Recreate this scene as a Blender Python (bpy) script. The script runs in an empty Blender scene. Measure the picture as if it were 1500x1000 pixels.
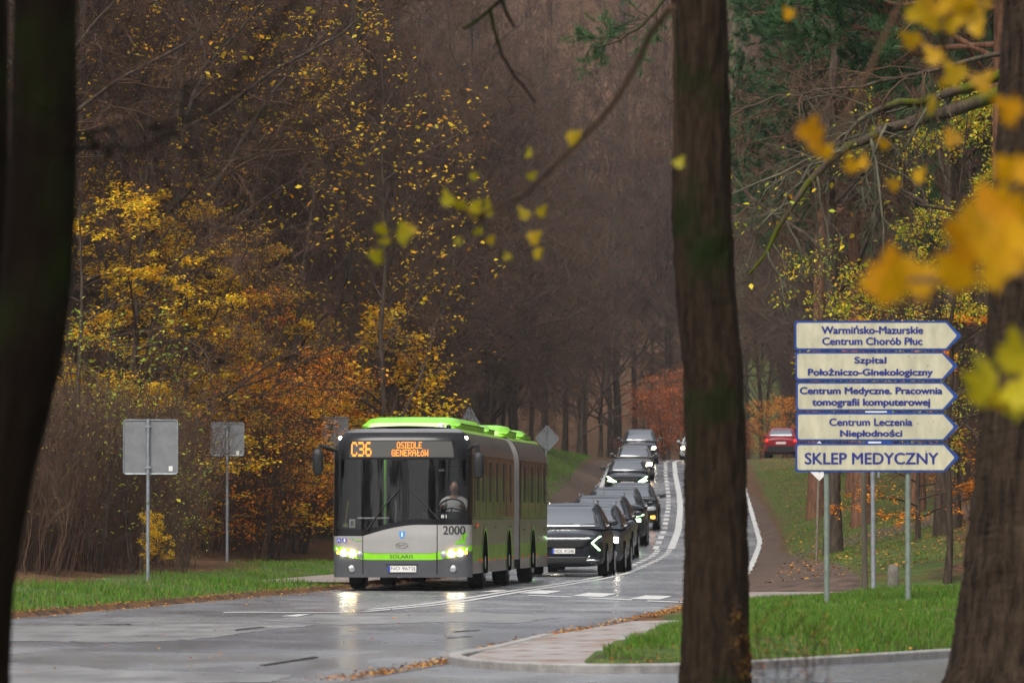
import bpy, math, random
import numpy as np
from mathutils import Vector, Matrix
from mathutils.bvhtree import BVHTree

SC = bpy.context.scene
COL = SC.collection
R = math.radians
rng = np.random.default_rng(7)
random.seed(7)

# ---------------------------------------------------------------- camera, sky, sun, exposure
FPX = 8333.0          # focal length in photo pixels (200 mm on a 36 mm frame, 1500 px wide)
CZ = 1.35             # eye height over the road
HZ = 757.0            # photo row of the horizon
cam = bpy.data.cameras.new('camera')
cam_ob = bpy.data.objects.new('camera', cam); COL.objects.link(cam_ob)
cam.sensor_width = 36; cam.lens = 200
cam.clip_start = 0.5; cam.clip_end = 4000
cam_ob.location = (0, 0, CZ)
cam_ob.rotation_euler = (math.pi/2 + math.atan((HZ-500)/FPX), 0, 0)
cam.dof.use_dof = True; cam.dof.focus_distance = 104; cam.dof.aperture_fstop = 5.6
SC.camera = cam_ob

SUN_EL, SUN_AZ = 52, 200      # an overcast day: a broad dim sun behind the camera, high
w = bpy.data.worlds.new('World'); SC.world = w; w.use_nodes = True
nt = w.node_tree; nt.nodes.clear()
sky = nt.nodes.new('ShaderNodeTexSky'); sky.sky_type = 'NISHITA'; sky.sun_disc = False
sky.sun_elevation = R(SUN_EL); sky.sun_rotation = R(SUN_AZ); sky.dust_density = 4; sky.air_density = 1.0
hsv = nt.nodes.new('ShaderNodeHueSaturation'); hsv.inputs['Saturation'].default_value = 0.27
bg = nt.nodes.new('ShaderNodeBackground'); bg.inputs['Strength'].default_value = 0.13
ow = nt.nodes.new('ShaderNodeOutputWorld')
# an overcast sky is brightest overhead and about a third of that at the horizon
geo = nt.nodes.new('ShaderNodeTexCoord'); sx_ = nt.nodes.new('ShaderNodeSeparateXYZ'); mr_ = nt.nodes.new('ShaderNodeMapRange'); vm_ = nt.nodes.new('ShaderNodeVectorMath'); vm_.operation = 'SCALE'
mr_.inputs[3].default_value = .55; mr_.inputs[4].default_value = 2.0
nt.links.new(geo.outputs['Generated'], sx_.inputs[0]); nt.links.new(sx_.outputs['Z'], mr_.inputs[0]); nt.links.new(mr_.outputs[0], vm_.inputs['Scale'])
nt.links.new(sky.outputs[0], hsv.inputs['Color']); nt.links.new(hsv.outputs[0], vm_.inputs[0]); nt.links.new(vm_.outputs[0], bg.inputs[0]); nt.links.new(bg.outputs[0], ow.inputs[0])
sun = bpy.data.lights.new('sun', 'SUN'); sun.energy = 1.3; sun.angle = R(30); sun.color = (1, .95, .88)
sun_ob = bpy.data.objects.new('sun', sun); COL.objects.link(sun_ob)
_a = R(SUN_AZ); _e = R(SUN_EL)
sun_ob.rotation_euler = Vector((math.sin(_a)*math.cos(_e), math.cos(_a)*math.cos(_e), math.sin(_e))).to_track_quat('Z', 'Y').to_euler()
SC.view_settings.view_transform = 'Standard'; SC.view_settings.look = 'None'
SC.view_settings.gamma = 1; SC.view_settings.exposure = 0.6
SC.render.engine = 'CYCLES'
cy = SC.cycles
cy.max_bounces = 6; cy.diffuse_bounces = 3; cy.glossy_bounces = 3; cy.transmission_bounces = 4; cy.transparent_max_bounces = 8
cy.volume_bounces = 0; cy.use_denoising = True; cy.caustics_reflective = False; cy.caustics_refractive = False
cy.sample_clamp_indirect = 4

# ---------------------------------------------------------------- helpers: tagging, materials, meshes
def tag(o, label=None, cat=None, group=None, kind=None):
    if label: o['label'] = label
    if cat: o['category'] = cat
    if group: o['group'] = group
    if kind: o['kind'] = kind
    return o

def thing(name, label, cat, loc=(0, 0, 0), rz=0, group=None):
    o = bpy.data.objects.new(name, None); COL.objects.link(o)
    o.location = loc; o.rotation_euler = (0, 0, rz); o.empty_display_size = .2
    return tag(o, label, cat, group)

def copy_tree(o, parent=None):
    c = o.copy(); COL.objects.link(c); c.parent = parent
    for ch in list(o.children): copy_tree(ch, c)
    return c

def lk(nt, a, b): nt.links.new(a, b)

def mat(name, col, rough=.5, metal=0, spec=.5, var=.12, scale=6, bump=0, bscale=30, emit=None, estr=0, coat=0, col2=None, stretch=None, rvar=0):
    m = bpy.data.materials.new(name); m.use_nodes = True
    nt = m.node_tree; b = nt.nodes['Principled BSDF']
    b.inputs['Roughness'].default_value = rough; b.inputs['Metallic'].default_value = metal
    b.inputs['Specular IOR Level'].default_value = spec
    if coat: b.inputs['Coat Weight'].default_value = coat; b.inputs['Coat Roughness'].default_value = .05
    b.inputs['Base Color'].default_value = (*col, 1)
    if emit: b.inputs['Emission Color'].default_value = (*emit, 1); b.inputs['Emission Strength'].default_value = estr
    if var or bump or col2 or rvar:
        tc = nt.nodes.new('ShaderNodeTexCoord'); mp = nt.nodes.new('ShaderNodeMapping')
        if stretch: mp.inputs['Scale'].default_value = stretch
        lk(nt, tc.outputs['Object'], mp.inputs[0])
        n = nt.nodes.new('ShaderNodeTexNoise'); n.inputs['Scale'].default_value = scale; n.inputs['Detail'].default_value = 5
        n.inputs['Roughness'].default_value = .65
        lk(nt, mp.outputs[0], n.inputs['Vector'])
        cr = nt.nodes.new('ShaderNodeValToRGB')
        c2 = col2 or tuple(min(1, c*(1+var)) for c in col); c1 = col if col2 else tuple(c*(1-var) for c in col)
        cr.color_ramp.elements[0].position = .35; cr.color_ramp.elements[1].position = .65
        cr.color_ramp.elements[0].color = (*c1, 1); cr.color_ramp.elements[1].color = (*c2, 1)
        lk(nt, n.outputs['Fac'], cr.inputs[0]); lk(nt, cr.outputs[0], b.inputs['Base Color'])
        if rvar:
            mr = nt.nodes.new('ShaderNodeMapRange'); mr.inputs[1].default_value = .3; mr.inputs[2].default_value = .7
            mr.inputs[3].default_value = max(.02, rough-rvar); mr.inputs[4].default_value = rough+rvar
            lk(nt, n.outputs['Fac'], mr.inputs[0]); lk(nt, mr.outputs[0], b.inputs['Roughness'])
        if bump:
            n2 = nt.nodes.new('ShaderNodeTexNoise'); n2.inputs['Scale'].default_value = bscale; n2.inputs['Detail'].default_value = 4
            lk(nt, mp.outputs[0], n2.inputs['Vector'])
            bp = nt.nodes.new('ShaderNodeBump'); bp.inputs['Strength'].default_value = bump; bp.inputs['Distance'].default_value = .02
            lk(nt, n2.outputs['Fac'], bp.inputs['Height']); lk(nt, bp.outputs[0], b.inputs['Normal'])
    return m

def mat_island(name, cols, rough=.6, trans=.35, spec=.25):
    """leaves or blades: every separate leaf takes its own colour from a ramp"""
    m = bpy.data.materials.new(name); m.use_nodes = True
    nt = m.node_tree; b = nt.nodes['Principled BSDF']; out = nt.nodes['Material Output']
    g = nt.nodes.new('ShaderNodeNewGeometry'); cr = nt.nodes.new('ShaderNodeValToRGB')
    el = cr.color_ramp.elements
    while len(el) < len(cols): el.new(.5)
    for i, c in enumerate(cols):
        el[i].position = i/(len(cols)-1); el[i].color = (*c, 1)
    lk(nt, g.outputs['Random Per Island'], cr.inputs[0]); lk(nt, cr.outputs[0], b.inputs['Base Color'])
    b.inputs['Roughness'].default_value = rough; b.inputs['Specular IOR Level'].default_value = spec
    if trans:
        t = nt.nodes.new('ShaderNodeBsdfTranslucent'); mx = nt.nodes.new('ShaderNodeMixShader'); mx.inputs[0].default_value = trans
        lk(nt, cr.outputs[0], t.inputs[0]); lk(nt, b.outputs[0], mx.inputs[1]); lk(nt, t.outputs[0], mx.inputs[2]); lk(nt, mx.outputs[0], out.inputs[0])
    return m

def glass_mat(name, tint=(.35, .37, .37), refl=1.0, rough=.02):
    m = bpy.data.materials.new(name); m.use_nodes = True
    nt = m.node_tree; nt.nodes.remove(nt.nodes['Principled BSDF']); out = nt.nodes['Material Output']
    t = nt.nodes.new('ShaderNodeBsdfTransparent'); t.inputs[0].default_value = (*tint, 1)
    g = nt.nodes.new('ShaderNodeBsdfGlossy'); g.inputs['Roughness'].default_value = rough
    f = nt.nodes.new('ShaderNodeFresnel'); f.inputs[0].default_value = 1.6
    mu = nt.nodes.new('ShaderNodeMath'); mu.operation = 'MULTIPLY'; mu.inputs[1].default_value = refl; mu.use_clamp = True
    mx = nt.nodes.new('ShaderNodeMixShader')
    lk(nt, f.outputs[0], mu.inputs[0]); lk(nt, mu.outputs[0], mx.inputs[0]); lk(nt, t.outputs[0], mx.inputs[1]); lk(nt, g.outputs[0], mx.inputs[2]); lk(nt, mx.outputs[0], out.inputs[0])
    return m

def link_mesh(name, me, mats, parent=None, smooth=False):
    if not isinstance(mats, (list, tuple)): mats = [mats]
    for m in mats: me.materials.append(m)
    if smooth: me.polygons.foreach_set('use_smooth', np.ones(len(me.polygons), bool))
    o = bpy.data.objects.new(name, me); COL.objects.link(o)
    if parent is not None: o.parent = parent
    return o

def np_mesh(name, V, F, mats, parent=None, smooth=False, mi=None):
    """V (n,3), F (m,k) faces of one size"""
    V = np.asarray(V, np.float32); F = np.asarray(F, np.int32); k = F.shape[1]
    me = bpy.data.meshes.new(name)
    me.vertices.add(len(V)); me.vertices.foreach_set('co', V.ravel())
    me.loops.add(F.size); me.loops.foreach_set('vertex_index', F.ravel())
    me.polygons.add(len(F)); me.polygons.foreach_set('loop_start', np.arange(0, F.size, k, dtype=np.int32))
    if mi is not None: me.polygons.foreach_set('material_index', np.asarray(mi, np.int32))
    me.update(calc_edges=True)
    return link_mesh(name, me, mats, parent, smooth)

class MB:
    def __init__(s): s.v = []; s.f = []; s.m = []
    def add(s, V, F, mi=0):
        n = len(s.v); s.v += [tuple(map(float, p)) for p in V]
        for f in F: s.f.append([n+i for i in f]); s.m.append(mi)
        return s
    def box(s, c, d, mi=0, rz=0, rx=0, ry=0, bev=0):
        x, y, z = [q/2 for q in d]
        if bev:
            e = min(bev, x*.49, z*.49)
            prof = [(-x+e, -z), (x-e, -z), (x, -z+e), (x, z-e), (x-e, z), (-x+e, z), (-x, z-e), (-x, -z+e)]
            V = [(a, -y, b) for a, b in prof] + [(a, y, b) for a, b in prof]
            n = 8; F = [list(range(n)), list(range(2*n-1, n-1, -1))] + [[i, n+i, n+(i+1) % n, (i+1) % n] for i in range(n)]
        else:
            V = [(a*x, b*y, g*z) for g in (-1, 1) for b in (-1, 1) for a in (-1, 1)]
            F = [(0, 2, 3, 1), (4, 5, 7, 6), (0, 1, 5, 4), (2, 6, 7, 3), (0, 4, 6, 2), (1, 3, 7, 5)]
        M = Matrix.Rotation(rz, 3, 'Z') @ Matrix.Rotation(ry, 3, 'Y') @ Matrix.Rotation(rx, 3, 'X')
        V = [tuple(M @ Vector(p) + Vector(c)) for p in V]
        return s.add(V, F, mi)
    def prism(s, pts, y0, y1, mi=0):
        """polygon in x,z extruded along y"""
        n = len(pts); V = [(a, y0, b) for a, b in pts] + [(a, y1, b) for a, b in pts]
        F = [list(range(n)), list(range(2*n-1, n-1, -1))] + [[i, n+i, n+(i+1) % n, (i+1) % n] for i in range(n)]
        return s.add(V, F, mi)
    def slab(s, pts, z0, z1, mi=0):
        n = len(pts); V = [(a, b, z0) for a, b in pts] + [(a, b, z1) for a, b in pts]
        F = [list(range(n-1, -1, -1)), list(range(n, 2*n))] + [[i, (i+1) % n, n+(i+1) % n, n+i] for i in range(n)]
        return s.add(V, F, mi)
    def grid(s, P, mi=0, flip=False):
        P = np.asarray(P); a, b = P.shape[:2]
        F = [(i*b+j, i*b+j+1, (i+1)*b+j+1, (i+1)*b+j) for i in range(a-1) for j in range(b-1)]
        if flip: F = [f[::-1] for f in F]
        return s.add(P.reshape(-1, 3), F, mi)
    def tube(s, pts, r, n=8, mi=0, cap=True):
        pts = [Vector(p) for p in pts]; k = len(pts)
        rr = list(r) if isinstance(r, (list, tuple, np.ndarray)) else [r]*k
        V = []; t0 = (pts[1]-pts[0]).normalized()
        ref = Vector((0, 0, 1)) if abs(t0.z) < .9 else Vector((1, 0, 0))
        for i in range(k):
            t = (pts[min(i+1, k-1)]-pts[max(i-1, 0)]).normalized()
            a = t.cross(ref).normalized(); b = t.cross(a)
            for j in range(n):
                an = 2*math.pi*j/n; V.append(pts[i]+(a*math.cos(an)+b*math.sin(an))*rr[i])
        F = [(i*n+j, i*n+(j+1) % n, (i+1)*n+(j+1) % n, (i+1)*n+j) for i in range(k-1) for j in range(n)]
        if cap: F += [list(range(n-1, -1, -1)), list(range((k-1)*n, k*n))]
        return s.add(V, F, mi)
    def lathe_x(s, prof, c, n=28, mi=0):
        """profile of (x, r) turned round the x axis at c"""
        V = []; k = len(prof)
        for x, r in prof:
            for j in range(n):
                an = 2*math.pi*j/n; V.append((c[0]+x, c[1]+r*math.cos(an), c[2]+r*math.sin(an)))
        F = [(i*n+j, (i+1)*n+j, (i+1)*n+(j+1) % n, i*n+(j+1) % n) for i in range(k-1) for j in range(n)]
        return s.add(V, F, mi)
    def disc_y(s, c, r, mi=0, n=16, dome=.02):
        """a little dome facing -y"""
        V = [(c[0], c[1]-dome, c[2])]; F = []
        for q in (.6, 1.0):
            for j in range(n):
                an = 2*math.pi*j/n; V.append((c[0]+r*q*math.cos(an), c[1]-dome*(1-q*q), c[2]+r*q*math.sin(an)))
        for j in range(n):
            F.append((0, 1+j, 1+(j+1) % n)); F.append((1+j, 1+n+j, 1+n+(j+1) % n, 1+(j+1) % n))
        return s.add(V, F, mi)
    def build(s, name, mats, parent=None, smooth=False):
        me = bpy.data.meshes.new(name); me.from_pydata(s.v, [], s.f)
        me.polygons.foreach_set('material_index', s.m); me.update()
        o = link_mesh(name, me, mats, parent, smooth)
        if smooth: me.set_sharp_from_angle(angle=R(40))
        return o

_FC = {}
def glyphs(txt, bold=0.0, spacing=1.0):
    """flat outline of a line of lettering: verts (n,2), faces"""
    key = (txt, bold, spacing)
    if key in _FC: return _FC[key]
    c = bpy.data.curves.new('lettering', 'FONT'); c.body = txt; c.space_character = spacing; c.resolution_u = 4
    o = bpy.data.objects.new('lettering', c); COL.objects.link(o)
    dg = bpy.context.evaluated_depsgraph_get(); e = o.evaluated_get(dg); me = e.to_mesh()
    V = np.array([v.co[:2] for v in me.vertices]); F = [list(p.vertices) for p in me.polygons]
    e.to_mesh_clear(); bpy.data.objects.remove(o); bpy.data.curves.remove(c)
    _FC[key] = (V, F); return V, F

def letter(name, txt, x0, x1, z0, z1, m, parent, surf, bold=.0, spacing=1.0):
    """lettering fitted to x0..x1, z0..z1 on a surface y = surf(x, z)"""
    V, F = glyphs(txt, bold, spacing); lo = V.min(0); hi = V.max(0)
    q = (V-lo)/(hi-lo); X = x0+q[:, 0]*(x1-x0); Z = z0+q[:, 1]*(z1-z0)
    b = MB(); k = bold*(z1-z0)
    for i, (dx, dz) in enumerate(((0, 0), (-k, 0), (k, 0), (0, k*.6), (0, -k*.6)) if bold else ((0, 0),)):
        b.add([(x+dx, surf(x, z)-.0004*i, z+dz) for x, z in zip(X, Z)], F)
    return b.build(name, m, parent)

# ---------------------------------------------------------------- the lie of the land
def smooth_fn(pts):
    pts = np.array(pts, float); g = np.arange(pts[0, 0]-6, pts[-1, 0]+6.5, .5)
    v = np.interp(g, pts[:, 0], pts[:, 1]); k = np.hanning(25); k /= k.sum()
    v = np.convolve(np.pad(v, 12, mode='edge'), k, 'valid')
    return lambda y: np.interp(y, g, v)
CL = smooth_fn([(14, -12.4), (20, -11.6), (46, -7.5), (80, -2.4), (88, -1.16), (103, .05), (115, 1.1), (128, 2.15), (154, 4.07), (180, 5.1), (208, 5.99), (230, 6.6), (260, 7.3), (290, 8.1), (310, 9.3), (330, 11.5), (350, 15), (390, 24)])
ROADZ = smooth_fn([(0, 0), (125, 0), (135, .03), (150, .25), (165, .55), (180, .95), (205, 1.6), (227, 2.15), (250, 2.95), (280, 3.95), (300, 4.35), (320, 4.5), (350, 4.45), (400, 4.3)])
XL = smooth_fn([(14, -15), (20, -14), (46, -10.3), (76, -6.66), (101, -3.8), (115, -2.4), (128, -1.2), (154, .8), (180, 1.8), (208, 2.7), (238, 3.5), (260, 4.1), (290, 5.0), (310, 6.2), (330, 8.4), (350, 12), (390, 21)])
XR = smooth_fn([(14, -6), (46, -1.5), (52.8, -.5), (63, .38), (81.5, 2.45), (100, 3.7), (128, 5.35), (167, 7.4), (230, 9.6), (290, 11.4), (310, 12.6), (330, 15), (350, 18.5), (390, 27)])
SIDE = [(-.6, 53.2), (-.45, 52.0), (-.1, 50.6), (.4, 49.6), (.89, 49.3), (1.4, 49.7), (1.9, 50.4), (3, 52.6), (4.5, 55.8), (9, 64), (20, 84)]   # far kerb of the side road
def YS(x): return np.interp(x, [p[0] for p in SIDE], [p[1] for p in SIDE])
_sl = smooth_fn([(0, .03), (60, .03), (140, .05), (175, .25), (200, .5), (260, .4), (300, .1), (330, .03)])
_sr = smooth_fn([(0, .04), (85, .045), (115, .2), (170, .3), (230, .22), (270, .08), (300, .0)])
def sstep(t): t = np.clip(t, 0, 1); return t*t*(3-2*t)
def bumpy(x, y): return .5*np.sin(x*.9+1.3*np.sin(y*.31))*np.sin(y*.43+1.7)+.3*np.sin(x*2.3+y*1.1)+.2*np.sin(x*.37-y*.8+2)
def ground(x, y):
    x = np.asarray(x, float); y = np.asarray(y, float)
    z = ROADZ(y); xl = XL(y); xr = XR(y)
    dl = xl-x; dr = x-xr
    inside = (dl < 0) & (dr < 0) | ((y < YS(x)+.22) & (y > 44) & (x > xl))
    inside |= (y < 73) & (y > 45) & (dr > -.1) & (x < .78+(y-50.4)*.075+.18*np.sin(y*1.1))
    out = z+.06
    dlc = np.maximum(dl, 0)
    out = out+np.where(dl > 0, _sl(y)*np.minimum(dlc, 4)+.06*np.maximum(dlc-5, 0)+.05*bumpy(x, y)*sstep(dlc/2), 0)
    drc = np.maximum(dr, 0); drs = np.minimum(drc, np.maximum(0, y-YS(x)))
    out = out+np.where((dr > 0) & (y > 40), _sr(y)*np.minimum(np.minimum(drc, 9), np.where(y < 90, drs*1.2, 9))+.05*np.maximum(drc-9, 0)+(.04*bumpy(x, y)+.04)*sstep(drs/2), 0)
    flat = lambda a, c: sstep((y-a+2.5)/2.5)*(1-sstep((y-c)/2.5))
    for mk in (flat(85.5, 96)*(dr > 0)*(1-sstep((dr-9)/4)), flat(109, 127)*(dl > 0)*(1-sstep((dl-2.2)/1.2))): out = out*(1-mk)+.06*mk
    out = np.where((y < 46) & (dr > 0), .02+.02*bumpy(x, y), out)
    out = out+62*sstep((y-385)/190)+14*sstep((np.abs(x-CL(y))-34)/60)*sstep((y-60)/100)
    return np.where(inside, z-.07, out)
def gz(x, y): return float(ground(x, y))
def at(px, py, Y): return ((px-750)/FPX*Y, Y, CZ+(HZ-py)/FPX*Y)
def gp(px, py):
    """where the sight line through a photo pixel meets the level road"""
    Y = FPX*CZ/(py-HZ); return ((px-750)/FPX*Y, Y)
def onroad(px, Y, d=.0): X = (px-750)/FPX*Y; return (X, Y, float(ROADZ(Y))+d)

# ---------------------------------------------------------------- the setting: ground, road, markings, island
def ground_material():
    m = bpy.data.materials.new('ground'); m.use_nodes = True; nt = m.node_tree; b = nt.nodes['Principled BSDF']
    b.inputs['Roughness'].default_value = .9; b.inputs['Specular IOR Level'].default_value = .15
    tc = nt.nodes.new('ShaderNodeTexCoord'); at_ = nt.nodes.new('ShaderNodeAttribute'); at_.attribute_name = 'cover'
    def noise(s, d=4):
        n = nt.nodes.new('ShaderNodeTexNoise'); n.inputs['Scale'].default_value = s; n.inputs['Detail'].default_value = d
        lk(nt, tc.outputs['Object'], n.inputs['Vector']); return n
    def ramp(src, stops):
        c = nt.nodes.new('ShaderNodeValToRGB'); e = c.color_ramp.elements
        while len(e) < len(stops): e.new(.5)
        for i, (p, col) in enumerate(stops): e[i].position = p; e[i].color = (*col, 1)
        lk(nt, src, c.inputs[0]); return c
    litter = ramp(noise(5, 6).outputs['Fac'], [(.3, (.025, .016, .010)), (.46, (.05, .028, .015)), (.56, (.11, .05, .018)), (.66, (.05, .03, .016)), (.75, (.13, .065, .022))])
    green = ramp(noise(2.2, 6).outputs['Fac'], [(.3, (.035, .035, .012)), (.5, (.045, .075, .014)), (.62, (.07, .085, .02)), (.75, (.09, .06, .02))])
    dirt = ramp(noise(3, 8).outputs['Fac'], [(.3, (.04, .028, .022)), (.5, (.07, .048, .036)), (.7, (.11, .07, .05))])
    sep = nt.nodes.new('ShaderNodeSeparateColor'); lk(nt, at_.outputs['Color'], sep.inputs[0])
    def mix(f, a, c):
        x = nt.nodes.new('ShaderNodeMix'); x.data_type = 'RGBA'; lk(nt, f, x.inputs[0]); lk(nt, a, x.inputs[6]); lk(nt, c, x.inputs[7]); return x.outputs[2]
    # break up the borders of the covers
    def rough_edge(ch):
        n = noise(1.3, 5); a = nt.nodes.new('ShaderNodeMath'); a.operation = 'ADD'; lk(nt, ch, a.inputs[0]); lk(nt, n.outputs['Fac'], a.inputs[1])
        r = nt.nodes.new('ShaderNodeMapRange'); r.inputs[1].default_value = .85; r.inputs[2].default_value = 1.15; lk(nt, a.outputs[0], r.inputs[0]); return r.outputs[0]
    c = mix(rough_edge(sep.outputs[0]), litter.outputs[0], green.outputs[0])
    c = mix(rough_edge(sep.outputs[1]), c, dirt.outputs[0])
    lk(nt, c, b.inputs['Base Color'])
    bp = nt.nodes.new('ShaderNodeBump'); bp.inputs['Strength'].default_value = .6; bp.inputs['Distance'].default_value = .06
    lk(nt, noise(9, 5).outputs['Fac'], bp.inputs['Height']); lk(nt, bp.outputs[0], b.inputs['Normal'])
    return m

def cover(x, y):
    """how grassy and how bare the soil is at a place"""
    dl = XL(y)-x; dr = x-XR(y)
    gl = sstep((dl-.15)/.4)*(1-sstep((dl-3.6-.5*np.sin(y*.3))/1.2))*(y < 300)
    gl = np.where((y > 150), sstep((dl-.5)/.6)*(1-sstep((dl-6)/2)), gl)
    gr = np.where(y < 84, sstep((dr-.2)/.5), sstep((dr-np.interp(y, [100, 130, 170], [.6, .5, .15]))/.6)*(1-sstep((dr-4.0-.012*(y-110))/1.0)))*(y < 290)
    gr = np.where((y > 40), gr, .7)
    gr = np.where(y > 97, gr*.56, gr); gl = np.where(y > 150, gl*.62, gl)
    # trampled soil on the shoulder of the bend and the path that leaves it
    di = np.where(y > 96, sstep((dr+.1)/.2)*(1-sstep((dr-np.interp(y, [96, 122, 150, 200, 240], [2.2, 1.2, .25, .05, -.2]))/.6)), 0)
    di = np.maximum(di, np.where((dr > 0), np.exp(-((y-137-dr*.8)/5)**2)*(dr < 7), 0))
    di = np.maximum(di, .95*np.where((dl > 0) & (y > 140), 1-sstep((dl-2.2+(y-150)*.016)/.8), 0))
    return np.maximum(gl*(dl > 0), gr*(dr > 0)), di*(y < 300)

def build_ground():
    xs = np.concatenate([[-2500, -1200, -500, -250, -150, -100, -70, -55], np.arange(-45, -14, 1.0), np.arange(-14, 13, .25), np.arange(13, 46, 1.0), [55, 70, 100, 150, 250, 500, 1200, 2500]])
    ys = np.concatenate([[-2500, -1200, -500, -250, -120, -60, -30, -15, 0, 10, 20, 28, 34], np.arange(36, 60, .3), np.arange(60, 140, .6), np.arange(140, 330, 1.5), np.arange(330, 560, 8), [600, 700, 900, 1400, 2600]])
    X, Y = np.meshgrid(xs, ys); Z = ground(X, np.clip(Y, -60, 700))
    V = np.stack([X, Y, Z], -1).reshape(-1, 3); a, b = X.shape
    i = np.arange(a-1)[:, None]*b+np.arange(b-1)[None]; F = np.stack([i, i+1, i+b+1, i+b], -1).reshape(-1, 4)
    o = np_mesh('ground', V, F, ground_material(), smooth=True); tag(o, kind='structure')
    g, d = cover(X, Y); C = np.ones((a*b, 4), np.float32); C[:, 0] = g.ravel(); C[:, 1] = d.ravel(); C[:, 2] = 0
    at_ = o.data.color_attributes.new('cover', 'FLOAT_COLOR', 'POINT'); at_.data.foreach_set('color', C.ravel())
build_ground()

def road_material():
    m = bpy.data.materials.new('wet_asphalt'); m.use_nodes = True; nt = m.node_tree; b = nt.nodes['Principled BSDF']
    tc = nt.nodes.new('ShaderNodeTexCoord')
    def noise(s, d=4, st=None, dist=0):
        n = nt.nodes.new('ShaderNodeTexNoise'); n.inputs['Scale'].default_value = s; n.inputs['Detail'].default_value = d; n.inputs['Distortion'].default_value = dist
        mp = nt.nodes.new('ShaderNodeMapping'); mp.inputs['Scale'].default_value = st or (1, 1, 1)
        if st: mp.inputs['Rotation'].default_value = (0, 0, R(7))
        lk(nt, tc.outputs['Object'], mp.inputs[0]); lk(nt, mp.outputs[0], n.inputs['Vector']); return n.outputs['Fac']
    def ramp(src, stops):
        c = nt.nodes.new('ShaderNodeValToRGB'); e = c.color_ramp.elements
        while len(e) < len(stops): e.new(.5)
        for i, (p, v) in enumerate(stops): e[i].position = p; e[i].color = (*(v if isinstance(v, tuple) else (v, v, v)), 1)
        lk(nt, src, c.inputs[0]); return c.outputs[0]
    def mul(a, c):
        x = nt.nodes.new('ShaderNodeMix'); x.data_type = 'RGBA'; x.blend_type = 'MULTIPLY'; x.inputs[0].default_value = 1; lk(nt, a, x.inputs[6]); lk(nt, c, x.inputs[7]); return x.outputs[2]
    big = noise(.16, 5, (1, .7, 1), .6); lanes = noise(.5, 4, (1.6, .12, 1)); fine = noise(60, 3); worn = noise(.9, 6, (1, .35, 1), .5)
    base = ramp(big, [(.32, (.088, .090, .102)), (.50, (.118, .120, .130)), (.60, (.16, .16, .165)), (.72, (.185, .184, .184))])
    base = mul(base, ramp(lanes, [(.35, .9), (.65, 1.1)])); base = mul(base, ramp(fine, [(.3, .7), (.7, 1.3)])); base = mul(base, ramp(worn, [(.3, .85), (.68, 1.12)]))
    lk(nt, base, b.inputs['Base Color'])
    b.inputs['Specular IOR Level'].default_value = .5
    rr = ramp(worn, [(.22, .17), (.5, .25), (.78, .36)]); lk(nt, rr, b.inputs['Roughness'])
    bp = nt.nodes.new('ShaderNodeBump'); bp.inputs['Strength'].default_value = .12; bp.inputs['Distance'].default_value = .006
    lk(nt, noise(45, 4), bp.inputs['Height']); lk(nt, bp.outputs[0], b.inputs['Normal'])
    return m
ROADM = road_material()

def ribbon(name, fl, fr, y0, y1, dz, m, step=1.0, n=8, kind='structure', zf=ROADZ, parent=None):
    ys = np.arange(y0, y1+step*.5, step); t = np.linspace(0, 1, n)
    X = fl(ys)[:, None]*(1-t)+fr(ys)[:, None]*t; Y = np.repeat(ys[:, None], n, 1); Z = zf(Y)+dz
    V = np.stack([X, Y, Z], -1).reshape(-1, 3); a, b = X.shape
    i = np.arange(a-1)[:, None]*b+np.arange(b-1)[None]; F = np.stack([i, i+1, i+b+1, i+b], -1).reshape(-1, 4)
    o = np_mesh(name, V, F, m, parent, smooth=True); return tag(o, kind=kind) if kind else o
ribbon('main_road', XL, XR, 14, 389, 0, ROADM, n=10)
sr = MB(); pts = [(-9, 30), (30, 30), (30, 100)]+[(x, y) for x, y in SIDE[::-1]]+[(-4, 53)]
sr.slab([(-8, 43.8), (22, 43.8), (22, 86), (18, 82), (9, 65), (4.5, 56.6), (1.9, 51), (-.6, 54), (-4, 54), (-6, 50)], -.03, -.004)
tag(sr.build('side_road', ROADM), kind='structure')

PAINT = mat('road_paint', (.34, .335, .32), .4, var=0, col2=(.56, .55, .52), scale=4, bump=.1)
def line(name, f, off, w, y0, y1, on=None, gap=None, dz=.008):
    b = MB(); y = y0
    while y < y1:
        e = min(y1, y+(on or (y1-y0))); ys = np.linspace(y, e, max(2, int((e-y)/1.0)+1))
        P = [[(f(q)+off-w/2, q, ROADZ(q)+dz), (f(q)+off+w/2, q, ROADZ(q)+dz)] for q in ys]
        b.grid(P, flip=True); y = e+(gap or 1e9)
    return tag(b.build(name, PAINT), kind='structure')
line('road_marking_centre_solid', CL, .13, .14, 81, 139)
line('road_marking_centre_solid', CL, .16, .21, 160, 300)
line('road_marking_centre_dashes', CL, .13, .15, 139, 160, 1.2, .7)
line('road_marking_centre_solid', CL, -.15, .14, 83, 128)
line('road_marking_centre_dashes', CL, -.2, .16, 128, 160, 1.6, .8)
line('road_marking_centre_dashes', CL, -.28, .17, 160, 305, 3.2, 1.9)
line('road_marking_edge', XR, -.12, .14, 124, 310)
line('road_marking_edge', XL, .2, .16, 205, 310)
def px_mark(name, quads):
    b = MB()
    for q in quads:
        V = [gp(*p) for p in q]; b.add([(x, y, .008) for x, y in V], [(0, 1, 2, 3)])
    return tag(b.build(name, PAINT), kind='structure')
px_mark('road_marking_crossing_blocks', [((838, 872.6), (862, 867.9), (903, 869.3), (882, 874.2)), ((922, 877), (946, 871.7), (985, 872.9), (966, 878)), ((760, 868.6), (790, 864.2), (822, 865.3), (800, 869.8)), ((706, 866.6), (728, 863.4), (745, 864), (726, 867))])
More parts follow.
